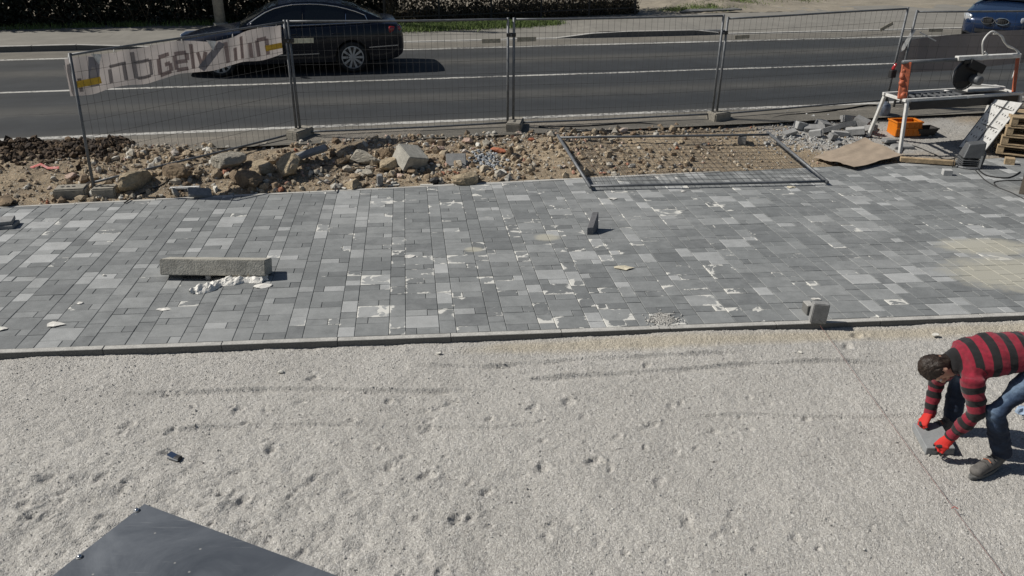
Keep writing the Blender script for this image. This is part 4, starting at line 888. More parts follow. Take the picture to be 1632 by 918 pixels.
ROCKS = [(216, 299, (.52, .34, .34), 'rk_tan', 'pale tan boulder behind the corner fence post', 1), (282, 278, (.50, .34, .30), 'rk_brown', 'dark clay-caked boulder under the bannered fence rail', 2),
 (366, 266, (.46, .34, .30), 'rk_grey', 'squared grey stone propped below the bannered fence rail', 3), (393, 294, (.62, .42, .34), 'rk_brown', 'large brown boulder above the far paving edge', 4), (421, 275, (.40, .32, .30), 'rk_tan', 'crumbly tan lump between the two big boulders', 5),
 (462, 276, (.48, .38, .44), 'rk_tan', 'tall tan boulder with a shaded right face beside the slate strip', 6), (578, 262, (.46, .30, .27), 'rk_grey', 'flat-topped oblong stone left of the tilted concrete cube', 7), (622, 270, (.36, .28, .30), 'rk_tan', 'split yellow stone leaning on the concrete cube', 8),
 (614, 244, (.30, .26, .26), 'rk_brown', 'dark brown rock behind the split yellow stone', 9), (744, 292, (.46, .30, .26), 'rk_tan', 'tan boulder right at the paving edge in the middle', 10), (562, 300, (.26, .22, .19), 'rk_tan', 'small tan rock at the paving edge left of centre', 11),
 (693, 294, (.16, .14, .13), 'black', 'small black lump at the far paving edge', 12), (112, 272, (.22, .16, .12), 'rk_pink', 'pinkish oval stone beside the dark clay heap', 13), (8, 325, (.34, .22, .16), 'rk_brown', 'brown stone at the left picture edge above the paving', 14),
 (332, 242, (.17, .14, .12), 'rk_white', 'white stone behind the bannered fence rail', 15), (762, 232, (.13, .11, .11), 'rk_white', 'white stone among pink ones near the middle fence foot', 16), (746, 226, (.16, .12, .12), 'rk_pink', 'pink stone left of the middle fence foot', 17),
 (775, 232, (.20, .16, .15), 'rk_grey', 'grey-tan stone just left of the middle fence foot', 18), (795, 240, (.24, .14, .11), 'brick', 'orange broken brick below the middle fence foot', 19), (848, 221, (.13, .10, .08), 'brick', 'small red brick chip right of the middle fence foot', 20),
 (800, 279, (.13, .12, .11), 'rk_white', 'round white stone on bare soil near the paving edge', 21), (700, 240, (.15, .13, .12), 'rk_pink', 'pink stone behind the grey slab piece', 22), (812, 249, (.20, .16, .18), 'rk_brown', 'upright brown stone below the broken brick', 23),
 (976, 219, (.22, .15, .11), 'rk_grey', 'flat grey stone on the trodden soil by the cable', 24), (1085, 228, (.14, .10, .09), 'rk_tan', 'tan pebble above the fallen fence panel', 25), (585, 292 - 14, (.22, .16, .14), 'rk_grey', 'rounded grey stone below the oblong stone', 26), (545, 262, (.24, .2, .18), 'rk_brown', 'brown stone at the left of the oblong stone', 27), (655, 284 - 8, (.18, .15, .12), 'rk_brown', 'brown clod in front of the tilted concrete cube', 28)]
for (x, y, s, mt, lb, sd) in ROCKS: rock('boulder' if s[0] > .3 else 'stone', lb, x, y, (s[0] * .92, s[1] * .85, s[2] * .72), M[mt], sd, rot=sd * 1.3, cat='boulder' if s[0] > .3 else 'stone')
def block(name, label, px, py, size, mat, rz=0.0, rx=0.0, ry=0.0, lift=0.0, cat='block', group=None, z=None, bevel=.01):
    zz = z
    if zz is None:
        zz = 0.0
        for _ in range(4): g = G(px, py, zz); zz = dz_(g.x, g.y)
    g = G(px, py, zz); R = Matrix.Rotation(rz, 3, 'Z') @ Matrix.Rotation(ry, 3, 'Y') @ Matrix.Rotation(rx, 3, 'X')
    ex = abs(R[2][0]) * size[0] / 2 + abs(R[2][1]) * size[1] / 2 + abs(R[2][2]) * size[2] / 2
    return solo(name, MB().box((g.x, g.y, zz + ex + lift), size, R), mat, label, cat, (g.x, g.y, zz + lift), group, bevel=bevel, seg=2)
block('concrete_cube', 'rough concrete cube tilted on a corner amid the rubble', 655, 266, (.37, .35, .25), M['conc'], .75, .42, .25, -.09)
block('slab_piece', 'small grey slab piece standing in the rubble', 727, 261, (.30, .22, .05), M['concd'], .1, .75, 0, -.04, 'slab')
block('slate_strip', 'long grey slate strip jutting from the tall tan boulder', 490, 258, (.62, .15, .05), M['concd'], .35, .3, -.25, .0, 'slab')
block('timber_lath', 'white-painted lath on the soil above the left paving', 295, 301, (.40, .07, .03), M['white_paint'], .16, 0, 0, 0, 'lath')
block('paver_shard', 'dark pointed paver shard at the left paving edge', 320, 316, (.30, .16, .05), M['concd'], .5, .5, .2, -.01, 'paver')
block('grey_setts', 'small upright grey sett in the soil left of centre', 606, 295, (.08, .09, .16), M['concd'], .3, .15, 0, -.01, 'sett')
block('grey_setts', 'pale upright sett standing right of the leaning panel foot', 1182, 228, (.13, .22, .13), M['concd'], -.25, 0, 0, 0, 'sett')
block('plaster_bit', 'white plaster flake at the far paving edge', 680, 296, (.20, .06, .02), M['rk_white'], .1, 0, 0, 0, 'flake'); block('plaster_bit', 'white splinter beside the small tan rock', 543, 300, (.22, .05, .02), M['rk_white'], -.6, 0, 0, 0, 'flake')
block('plaster_bit', 'thin white flake left of the sett in the soil', 625, 297, (.22, .05, .02), M['rk_white'], .25, 0, 0, 0, 'flake')
# red tape scraps
mb = MB(); g = G(78, 279, -.02); zz = dz_(g.x, g.y) + .02; mb.tube([(g.x - .25, g.y, zz), (g.x - .1, g.y + .03, zz + .05), (g.x + .02, g.y - .02, zz + .01), (g.x + .18, g.y - .03, zz + .02)], .02, 5, True, .3)
solo('barrier_tape', mb, simple('red_white_tape', (.55, .06, .04), .6, var=.3, scale=20, c2=(.6, .3, .28)), 'scrap of red barrier tape below the clay heap', 'tape')
# offcut pile by the saw
PILE = [(1275, 206, (.20, .14, .12), .3), (1297, 210, (.34, .16, .09), -.2), (1322, 212, (.30, .14, .08), .1), (1338, 216, (.28, .13, .08), .05), (1312, 204, (.26, .18, .08), .5), (1345, 205, (.36, .10, .09), .1), (1362, 214, (.30, .18, .10), -.35), (1327, 222, (.16, .10, .09), .6), (1352, 197, (.28, .14, .12), .2), (1299, 217, (.20, .12, .10), -.5), (1371, 205, (.20, .24, .16), .9), (1384, 212, (.10, .28, .10), .35), (1378, 200, (.2, .16, .08), -.3), (1258, 216, (.22, .12, .06), .2), (1240, 223, (.09, .08, .07), .1), (1222, 230, (.08, .07, .05), .4), (1335, 232, (.10, .08, .07), .5)]
PL = ['squarish grey offcut at the left end of the offcut pile', 'long grey offcut lying second from the left in the pile', 'grey offcut lying in the front middle of the pile', 'grey offcut lying in front, right of the pile middle', 'flat offcut at the back left of the pile', 'longest pale offcut bridging the back of the pile', 'wide tilted offcut at the front right of the pile', 'small grey chunk lying foremost before the pile', 'thick offcut standing at the very back of the pile', 'small turned offcut at the front left of the pile', 'tall offcut leaning at the right end of the pile', 'narrow offcut pointing at the viewer right of the pile', 'thin offcut behind the tall one at the right of the pile', 'thin flat offcut lying apart left of the pile', 'little grey cube on the soil left below the pile', 'smallest grey chip above the fallen mesh fence corner', 'dark little cube beside the cardboard sheet tip']
M['pale_offcut'] = simple('pale_offcut', (.36, .36, .35), .9, var=.15)
for i, (x, y, s, r) in enumerate(PILE):
    block('paver_offcut', PL[i], x, y, s, M['concd'] if i % 3 else M['pale_offcut'], r, .35 * math.sin(i * 2.1), .25 * math.cos(i * 1.7), -.02, 'paver', 'paver offcuts beside the saw', bevel=.005)
P_, S_ = [], []; rg = np.random.default_rng(77)
for k in range(900):
    g = G(rg.normal(1300, 50), rg.normal(216, 9), .02); s = .008 + .02 * rg.random() ** 3; P_.append((g.x, g.y, dz_(g.x, g.y) + s * .3)); S_.append(s)
o = pebble_cloud('cutting_debris', P_, S_, mat_stones('grey_chip', [(0, (.22, .22, .22)), (1, (.5, .5, .48))]), 14); o['kind'] = 'stuff'; tag(o, 'grey stone chips and dust around the offcut pile', 'debris')
P_, S_ = [], []
for k in range(160):
    g = G(rg.normal(777, 12), rg.normal(252, 4), .02); s = rg.uniform(.012, .03); P_.append((g.x, g.y, dz_(g.x, g.y) + .02)); S_.append(s)
o = pebble_cloud('blue_grey_gravel', P_, S_, mat_stones('bluish_chip', [(0, (.22, .24, .26)), (1, (.46, .48, .5))]), 15); o['kind'] = 'stuff'; tag(o, 'small spill of bluish gravel in the rubble near the middle fence foot', 'gravel')
P_, S_ = [], []
for k in range(500):
    g = G(rg.normal(1056, 10), rg.normal(509, 4.5), 0); P_.append((g.x, g.y, pz(g.x, g.y) + .004)); S_.append(rg.uniform(.004, .009))
o = pebble_cloud('spilt_chippings', P_, S_, M['chips'], 16); o['kind'] = 'stuff'; tag(o, 'small spill of gravel on the paving next to the kerb', 'gravel')
# ================================================================== things on the paving
S0, S1_ = G(255, 438.5, .022), G(423, 440, .022); sd = (S1_ - S0).normalized(); sl = (S1_ - S0).length
sb_ = Vector((-sd.y, sd.x, 0)); tl_ = math.radians(17); bk = sb_ * math.cos(tl_) - Vector((0, 0, math.sin(tl_))); upv = sb_ * math.sin(tl_) + Vector((0, 0, math.cos(tl_)))
q0 = [S0, S1_, S1_ + bk * .25, S0 + bk * .25]
solo('kerb_block', MB().hexa(q0, [p + upv * .165 for p in q0]), M['conc'], 'long grey-brown kerb stone propped up on the left paving', 'kerb stone', S0, bevel=.008, seg=2)
pp = (S0 + sd * sl * .44) + sb_ * .05; solo('prop_stone', MB().box(Vector((pp.x, pp.y, pz(pp.x, pp.y) + .03)), (.05, .07, .055), Matrix.Rotation(.2, 3, 'Z')), M['concd'], 'small stone chip propping up the long kerb stone', 'stone', (pp.x, pp.y, pz(pp.x, pp.y)), bevel=.006)
def crumple(name, label, path, width, hgt, mat, cat, seed, nx=70, ny=16, z0=None):
    mb = MB(); P = [Vector(p) for p in path]
    def at(f):
        k = min(int(f * (len(P) - 1)), len(P) - 2); t = f * (len(P) - 1) - k; return P[k].lerp(P[k + 1], t), (P[k + 1] - P[k]).normalized()
    for i in range(nx + 1):
        c, d = at(i / nx); s = Vector((-d.y, d.x, 0)); w = width * (.55 + .45 * abs(math.sin(i / nx * 9 + seed))) * (1 if 3 < i < nx - 3 else .4)
        for j in range(ny + 1):
            v = (j / ny - .5) * 2; p = c + s * v * w + d * .02 * mnoise.noise(Vector((i * .5, j * .5, seed)))
            e = (1 - v * v); hz = hgt * e * (.45 + .8 * abs(mnoise.noise(Vector((p.x * 12, p.y * 12, seed)))) + .3 * abs(mnoise.noise(Vector((p.x * 30, p.y * 30, seed)))))
            mb.v.append((p.x, p.y, p.z + .006 + hz))
    mb.f = [(i * (ny + 1) + j, i * (ny + 1) + j + 1, (i + 1) * (ny + 1) + j + 1, (i + 1) * (ny + 1) + j) for i in range(nx) for j in range(ny)]
    return solo(name, mb, mat, label, cat, P[0])
M['film'] = simple('crumpled_white_film', (.70, .68, .63), .5, var=.12, scale=20, bump=.3, bscale=60)
gp = lambda x, y, dz=0: (lambda g: Vector((g.x, g.y, pz(g.x, g.y) + dz)))(G(x, y, -.04))
crumple('plastic_film', 'crumpled white plastic film lying against the long kerb stone', [gp(303, 470), gp(330, 462), gp(352, 453), gp(375, 450), gp(400, 447), gp(428, 446)], .10, .075, M['film'], 'plastic film', 3)
crumple('canvas_strip', 'beige rag end bunched up at the right end of the kerb stone', [gp(372, 447), gp(392, 446, .02), gp(412, 446, .015)], .05, .09, simple('beige_canvas', (.46, .40, .31), .9, var=.2, scale=15), 'rag', 8, 40, 12)
# cut paver standing on edge
B_, F_ = gp(954, 360), gp(945.5, 370.5); tx = Vector((-.075, -.012, 0)); wq = [F_, B_, B_ + Vector((-.01, .0, .215)), F_ + Vector((0, .01, .085))]
solo('cut_paver', MB().prism(wq, tx), simple('cut_paver_grey', (.17, .17, .175), .85, var=.2, scale=14), 'dark wedge-shaped cut paver standing on edge in mid paving', 'paver', F_, bevel=.003)
kb = G(1303, 516, .004); solo('kerb_top_block', MB().box((kb.x + .01, kb.y + .035, .105), (.145, .085, .20), Matrix.Rotation(-.1, 3, 'Z') @ Matrix.Rotation(.06, 3, 'Y')), M['concd'], 'upright concrete block on the kerb holding the string line', 'block', (kb.x, kb.y, .004), bevel=.007, seg=2)
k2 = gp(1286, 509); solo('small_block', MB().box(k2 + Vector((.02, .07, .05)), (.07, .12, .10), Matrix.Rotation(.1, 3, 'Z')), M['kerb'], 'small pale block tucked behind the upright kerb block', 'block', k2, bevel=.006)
t_ = gp(2, 360); tt = thing('tile_stack', 'two dark paving tiles stacked at the left picture edge', 'tiles', t_)
for k in range(2): MB().box(t_ + Vector((-.05 - .03 * k, .1, .022 + .046 * k)), (.32, .22, .044), Matrix.Rotation(.12 + .2 * k, 3, 'Z')).build('tile', M['concd'], tt, bevel=.003)
c_ = gp(1512, 271); solo('stone_cube', MB().box(c_ + Vector((0, .03, .042)), (.13, .10, .085), Matrix.Rotation(-.15, 3, 'Z')), simple('pale_sett', (.42, .42, .41), .9, var=.15), 'small pale stone cube on the paving before the cutter', 'stone', c_, bevel=.006)
SCR = [(89, 522, .10, 'leaf-shaped white paper scrap near the left kerb'), (128, 486, .05, 'small white scrap on the left paving'), (262, 497, .07, 'white scrap below the crumpled film'), (3, 530, .08, 'white scrap at the left picture edge near the kerb'), (166, 439, .03, 'tiny white scrap left of the kerb stone'), (418, 458, .11, 'flat white film piece right of the crumpled film'), (994, 428, .12, 'cream shard on the paving right of the standing wedge'), (977, 310, .09, 'white scrap on the paving below the fallen panel'), (1262, 291, .10, 'cream crumb heap at the right corner of the fallen panel'), (1090, 298, .05, 'tiny white scrap under the fallen panel edge'), (1300, 482, .05, 'white scrap just above the upright kerb block'), (652, 408, .09, 'elongated white scrap in the middle of the paving')]
for i, (x, y, s, lb) in enumerate(SCR):
    p = gp(x, y); mb = MB(); rr = random.Random(i); n = 9; ring = []
    for k in range(n): a = 6.283 * k / n; ring.append(p + Vector((math.cos(a) * s * rr.uniform(.5, 1.1), math.sin(a) * s * .55 * rr.uniform(.5, 1.1), .004 + .014 * rr.random())))
    ct = p + Vector((0, 0, .012 + .012 * rr.random())); mb.v = [tuple(q) for q in ring] + [tuple(ct)] + [tuple(q - Vector((0, 0, .003))) for q in ring]
    mb.f = [(k, (k + 1) % n, n) for k in range(n)] + [(k, n + 1 + k, n + 1 + (k + 1) % n, (k + 1) % n) for k in range(n)] + [tuple(range(n + 1, 2 * n + 1))[::-1]]
    solo('paper_scrap', mb, M['film'] if 'cream' not in lb else simple('cream_shard', (.55, .50, .38), .8), lb, 'scrap', p, 'scraps on the paving')
# bracket on the gravel
b0 = G(279, 729, -.08); b0.z = gz(b0.x, b0.y); br = thing('metal_bracket', 'small shiny metal bracket lying on the gravel at left', 'bracket', b0); Rb = Matrix.Rotation(-.35, 3, 'Z')
MB().box(b0 + Rb @ Vector((-.015, .0, .022)), (.075, .05, .004), Rb @ Matrix.Rotation(.25, 3, 'Y')).build('plate', M['chrome'], br); MB().box(b0 + Rb @ Vector((.03, -.005, .014)), (.05, .045, .03), Rb).build('body', M['wire'], br, bevel=.006); MB().tube([b0 + Rb @ Vector((-.04, -.03, .015)), b0 + Rb @ Vector((.05, -.03, .012))], .007, 8).build('pin', M['galv'], br)
for i, (x, y, s) in enumerate(((1492, 531, .045), (700, 558, .03), (1277, 555, .025), (447, 585, .03))):
    g = G(x, y, -.08); rock('stone', ('pale flat stone on the gravel near the kerb at right', 'small pale stone on the gravel at mid kerb', 'small pale stone on gravel left of the string', 'pale pebble on the gravel below the left kerb')[i], x, y, (s * 1.6, s, s * .6), M['rk_white'], 50 + i, zb=gz(g.x, g.y), sink=.2)
# string line
sA, sB = G(1307, 519, .0), G(1600, 918, -.055); pts = [sA.lerp(sB, k / 12) + Vector((0, 0, -.008 * math.sin(k / 12 * math.pi))) for k in range(13)]
sB2 = sA + (sB - sA) * 1.5; pts.append(sB2 + Vector((0, 0, -.02)))
st_ = thing('string_line', 'thin red mason string stretched from the kerb block across the gravel', 'string', sA); MB().tube(pts, .0015, 5).build('string', simple('red_string', (.16, .06, .05), .8), st_)
MB().tube([sA + Vector((-.03, .05, .06)), sA + Vector((.02, -.015, .03)), sA], .002, 5).build('loop', M['wire'], st_)
mb = MB(); kp = sA.lerp(sB, .81); mb.tube([kp + Vector((-.02, 0, .004)), kp + Vector((0, .008, .012)), kp + Vector((.02, -.004, .004))], .0035, 5); mb.build('knot', simple('red_knot', (.4, .12, .1), .8), st_)

# ================================================================== metal cabinet under the camera (only its roof sheet shows)
c0 = Vector((-1.03, 1.91, 2.0)); e1 = Vector((-.394, -.919, 0)); e2 = Vector((.909, -.417, 0)); cb = thing('metal_cabinet', 'grey metal roof sheet with screws at the lower left corner', 'cabinet', (c0.x, c0.y, -.13))
def mat_sheet():
    m, n, l, p = newmat('weathered_sheet_metal'); P = pos(n); a = N(n, 'ShaderNodeTexNoise', i_Scale=3.2, i_Detail=8.0, i_Roughness=.7, i_Distortion=1.2); l.new(P, a.inputs[0])
    mp = N(n, 'ShaderNodeMapping'); mp.inputs['Scale'].default_value = (4, 60, 1); mp.inputs['Rotation'].default_value = (0, 0, .7); l.new(P, mp.inputs[0]); s_ = N(n, 'ShaderNodeTexNoise', i_Scale=2.0, i_Detail=4.0); l.new(mp.outputs[0], s_.inputs[0])
    v = N(n, 'ShaderNodeTexVoronoi', i_Scale=42.0); l.new(P, v.inputs[0]); vc = N(n, 'ShaderNodeSeparateColor'); l.new(v.outputs['Color'], vc.inputs[0]); spk = math_(n, l, 'MULTIPLY', mapr(n, l, v.outputs['Distance'], .16, .10), mapr(n, l, vc.outputs[0], .86, .88))
    col = mixc(n, l, mapr(n, l, a.outputs[0], .3, .7), (.085, .095, .11), (.16, .175, .195)); col = mixc(n, l, mapr(n, l, s_.outputs[0], .62, .72, 0, .35), col, (.26, .27, .28)); col = mixc(n, l, math_(n, l, 'MULTIPLY', spk, .7), col, (.42, .41, .38))
    l.new(col, p.inputs['Base Color']); p.inputs['Metallic'].default_value = .3; l.new(mapr(n, l, a.outputs[0], .3, .7, .34, .55), p.inputs['Roughness'])
    b = N(n, 'ShaderNodeBump', i_Strength=.12, i_Distance=.01); l.new(a.outputs[0], b.inputs['Height']); l.new(b.outputs[0], p.inputs['Normal']); return m
M['sheet'] = mat_sheet()
q = [c0, c0 + e1 * 1.5, c0 + e1 * 1.5 + e2 * 1.6, c0 + e2 * 1.6]; MB().prism([p - Vector((0, 0, .012)) for p in q], (0, 0, .012)).build('roof_sheet', M['sheet'], cb, bevel=.002)
ins = [c0 + e1 * .015 + e2 * .015, c0 + e1 * 1.485 + e2 * .015, c0 + e1 * 1.485 + e2 * 1.585, c0 + e1 * .015 + e2 * 1.585]
for i in range(4):
    a, b = ins[i], ins[(i + 1) % 4]; MB().hexa([Vector((a.x, a.y, -.13)), Vector((b.x, b.y, -.13)), Vector((b.x, b.y, -.13)) + (ins[(i + 2) % 4] - b).normalized() * .012, Vector((a.x, a.y, -.13)) + (ins[(i + 2) % 4] - b).normalized() * .012], [Vector((a.x, a.y, 1.986)), Vector((b.x, b.y, 1.986)), Vector((b.x, b.y, 1.986)) + (ins[(i + 2) % 4] - b).normalized() * .012, Vector((a.x, a.y, 1.986)) + (ins[(i + 2) % 4] - b).normalized() * .012]).build('side_panel', M['sheet'], cb)
for px_, py_ in ((218, 814), (127, 888)):
    g = G(px_, py_, 2.0); s = MB().lathe([(.0095, .0), (.0095, .0015), (.0065, .0025)], g, (0, 0, 1), 18).build('washer', M['galv'], cb, smooth=False); MB().lathe([(.0062, .0025), (.0058, .0055), (.0035, .007), (.0, .0073)], g, (0, 0, 1), 14, False).build('screw_head', M['chrome'], s, smooth=True, off=Vector(cb.location))
for k in (2, 3, 4): 
    g = c0 + e1 * (.055 + .205 * k) + e2 * .02; MB().lathe([(.0095, .0), (.0095, .0015), (.006, .0035), (0, .007)], g, (0, 0, 1), 14, False).build('screw', M['galv'], cb)

# ================================================================== stone saw
O_ = G(1446, 160, .72); X_ = (G(1626, 149, .72) - O_); X_.z = 0; LEN = X_.length; X_.normalize(); Y_ = Vector((-X_.y, X_.x, 0)); Z_ = Vector((0, 0, 1))
def sw(x, y, z): return O_ + X_ * x + Y_ * y + Z_ * z
sz0 = dz_(O_.x, O_.y); saw = thing('stone_saw', 'white bridge stone saw on splayed legs with dark blade guard', 'saw', sw(LEN / 2, .3, -O_.z + sz0)); WD = .52
RX = Matrix((X_, Y_, Z_)).transposed(); wp = M['white_paint']; M['orange'] = simple('orange_red_paint', (.50, .12, .05), .6, var=.3, scale=14, c2=(.28, .09, .05)); M['motor'] = simple('grey_motor', (.12, .125, .13), .5, metal=.3, var=.2)
for (x, y, dx, dy) in ((.0, .0, -.06, -.14), (.0, WD, -.06, .16), (LEN, .0, .05, -.14), (LEN, WD, .05, .16)):
    f = sw(x + dx, y + dy, 0); f.z = dz_(f.x, f.y); MB().bar(sw(x, y, 0), f, .05, .05, X_).build('leg', wp, saw, bevel=.005); MB().box(f + Vector((0, 0, .006)), (.1, .1, .012)).build('foot', M['iron'], saw)
for y in (0, WD): MB().bar(sw(-.05, y, 0), sw(LEN + .05, y, 0), .045, .05).build('long_rail', wp, saw, bevel=.004)
for x in (0, LEN * .52, LEN): MB().bar(sw(x, -.03, -.01), sw(x, WD + .03, -.01), .05, .045).build('cross_rail', wp, saw, bevel=.004)
for x in np.linspace(.12, LEN * .5, 9): MB().bar(sw(x, .02, .018), sw(x, WD * .55, .018), .018, .03).build('slat', M['galv'], saw)
MB().bar(sw(.05, WD * .57, .02), sw(LEN * .52, WD * .57, .02), .03, .035).build('guide_rail', M['galv'], saw)
MB().box(sw(LEN * .55, WD / 2, -.10), (LEN * .86, WD - .06, .13), RX).build('water_tray', M['wire'], saw, bevel=.01)
MB().box(sw(LEN * .5, -.028, -.085), (LEN * .95, .01, .13), RX).build('apron', M['iron'], saw)
MB().box(sw(LEN * .78, WD * .62, .045), (LEN * .34, .20, .05), RX).build('sliding_table', wp, saw, bevel=.006); MB().bar(sw(LEN * .70, WD * .85, .10), sw(LEN * .95, WD * .45, .06), .09, .03).build('deflector', wp, saw, bevel=.004)
for x, tiltx in ((.0, .05), (LEN - .02, .03)):
    MB().bar(sw(x - .02, .10, .0), sw(x + tiltx, WD * .45, .55), .14 if x < .5 else .05, .05).build('upright', M['orange'], saw, bevel=.01)
cl = MB()
for k in range(5): cl.blob([sw(-.02 + .03 * math.sin(k * 2), .10 + .03 * k, .06 + .09 * k), sw(.03 + .03 * math.cos(k * 3), .14 + .03 * k, .12 + .09 * k)], [.04, .035], 8)
cl.build('hanging_rags', M['orange'], saw, smooth=True)
MB().tube([sw(-.03, WD * .45, .55), sw(LEN * .55, WD * .45, .55)], .032, 12).build('bridge_tube', M['galv'], saw, smooth=True); MB().bar(sw(LEN * .45, WD * .45, .57), sw(LEN + .03, WD * .45, .57), .09, .07).build('bridge_beam', wp, saw, bevel=.006)
hx = LEN * .55; prof = [sw(hx + .22 * math.cos(a), WD * .38, .30 + .20 * math.sin(a)) for a in np.linspace(math.radians(-25), math.radians(215), 26)]
MB().prism(prof, Y_ * .07).build('blade_guard', M['black'], saw, bevel=.004); MB().lathe([(.205, 0), (.205, .006)], sw(hx, WD * .44, .28), Y_, 40).build('blade', M['iron'], saw)
MB().lathe([(.235, 0), (.235, .02), (.22, .02), (.22, .0)], sw(hx - .02, WD * .36, .30), Y_, 40, False).build('guard_rim', M['galv'], saw)
MB().lathe([(.045, -.10), (.07, -.09), (.075, .06), (.06, .10)], sw(hx + .14, WD * .22, .24), Y_, 20).build('motor', M['motor'], saw, smooth=True); MB().bar(sw(hx, WD * .38, .5), sw(hx + .3, WD * .36, .38), .10, .14).build('saw_arm', M['black'], saw, bevel=.01)
MB().box(sw(hx - .02, WD * .42, .52), (.16, .10, .06), RX).build('carriage', M['iron'], saw, bevel=.008)
MB().blob([sw(-.03, WD * .8, .42), sw(.0, WD * .8, .48)], [.028, .025], 10).build('emergency_knob', M['red'], saw, smooth=True); MB().box(sw(-.03, WD * .8, .34), (.10, .08, .12), RX).build('switch_box', M['black'], saw, bevel=.008)
def hose(name, P, r, mat, par, n=40):
    P = [Vector(p) for p in P]; out = []
    for k in range(n + 1):
        f = k / n * (len(P) - 1); i = min(int(f), len(P) - 2); t = f - i; a, b, c, d = P[max(i - 1, 0)], P[i], P[i + 1], P[min(i + 2, len(P) - 1)]
        out.append(.5 * ((2 * b) + (c - a) * t + (2 * a - 5 * b + 4 * c - d) * t * t + (3 * b - a - 3 * c + d) * t ** 3))
    mb = MB().tube(out, r, 8); return mb.build(name, mat, par, smooth=True) if par else mb
hz_ = [sw(hx + .30, WD * .45, .58), sw(hx + .24, WD * .42, .68), sw(hx + .20, WD * .4, .84), sw(hx + .32, WD * .4, .97), sw(hx + .52, WD * .42, .90), sw(hx + .68, WD * .44, .76), sw(LEN, WD * .45, .60), sw(LEN + .01, WD * .45, .2)]
hose('water_hose', hz_, .014, wp, saw); hose('power_lead', [p + Vector((.05, .03, -.04 + .03 * (i % 2))) for i, p in enumerate(hz_[3:])], .008, wp, saw); hose('inner_hose', [sw(hx + .05, WD * .4, .60), sw(hx + .2, WD * .38, .54), sw(hx + .38, WD * .4, .56), sw(hx + .30, WD * .45, .66)], .012, wp, saw)
# crate and canister under the saw
M['crate'] = simple('orange_plastic', (.62, .175, .008), .45, var=.12, scale=10, bump=0)
cg = G(1441, 206, .06); cg.z = dz_(cg.x, cg.y); ct = thing('orange_crate', 'bright orange plastic crate under the left end of the stone saw', 'crate', cg); Rc = Matrix.Rotation(.12, 3, 'Z')
for (x, y, sx, sy) in ((0, -.14, .44, .012), (0, .14, .44, .012), (-.22, 0, .012, .28), (.22, 0, .012, .28)):
    MB().box(cg + Rc @ Vector((x, y, .11)), (sx, sy, .22), Rc).build('side', M['crate'], ct); MB().box(cg + Rc @ Vector((x, y, .23)), (sx + .03, sy + .03, .022), Rc).build('rim', M['crate'], ct, bevel=.004)
MB().box(cg + Rc @ Vector((0, 0, .012)), (.42, .26, .012), Rc).build('base', M['crate'], ct)
for k in range(5): MB().box(cg + Rc @ Vector((-.18 + .09 * k, -.149, .11)), (.012, .012, .2), Rc).build('rib', M['crate'], ct)
MB().box(cg + Rc @ Vector((0, -.15, .12)), (.46, .02, .03), Rc).build('band', M['crate'], ct, bevel=.004)
kg = G(1406, 187, .08); kg.z = dz_(kg.x, kg.y); kt = thing('metal_canister', 'blue-grey metal canister behind the left saw leg', 'canister', kg); MB().lathe([(.09, 0), (.11, .02), (.115, .16), (.10, .22), (.05, .25), (.03, .27)], kg, (0, 0, 1), 24).build('tank', simple('blue_grey_enamel', (.18, .21, .26), .4, metal=.3, var=.15), kt, smooth=True); MB().tube([kg + Vector((-.07, 0, .23)), kg + Vector((-.04, 0, .31)), kg + Vector((.04, 0, .31)), kg + Vector((.07, 0, .23))], .008, 6).build('handle', M['iron'], kt)
tg = G(1473, 207, .05); tg.z = dz_(tg.x, tg.y); tr_ = thing('mason_tub', 'dark rubber mason tub on the ground beside the orange crate', 'tub', tg); Rt = Matrix.Rotation(.2, 3, 'Z')
bt = [tg + Rt @ Vector(p) for p in ((-.14, -.09, 0), (.14, -.09, 0), (.14, .09, 0), (-.14, .09, 0))]; tp = [tg + Rt @ Vector(p) for p in ((-.19, -.12, .12), (.19, -.12, .12), (.19, .12, .12), (-.19, .12, .12))]
mbt = MB(); mbt.v = [tuple(p) for p in bt + tp]; mbt.f = [(3, 2, 1, 0), (0, 1, 5, 4), (1, 2, 6, 5), (2, 3, 7, 6), (3, 0, 4, 7)]; mbt.build('bowl', M['iron'], tr_); MB().tube([p + Vector((0, 0, .002)) for p in tp + tp[:1]], .012, 6).build('rim', M['iron'], tr_)
# paver offcut resting below saw + timber edge
block('paver_offcut', 'dark slanted paver offcut in front of the saw legs', 1416, 228, (.26, .12, .05), M['concd'], .5, .1, .1, 0, 'paver'); block('saw_footing', 'broken dark slab under the near saw leg', 1437, 234, (.34, .22, .06), M['concd'], .1, 0, 0, -.03, 'slab')
ta, tb_ = gp(1440, 251), gp(1528, 258); solo('timber_batten', MB().bar(ta + Vector((0, .1, .05)), tb_ + Vector((0, .1, .05)), .08, .07), M['wood'], 'weathered timber batten along the paving edge by the cutter', 'batten', ta, bevel=.006)
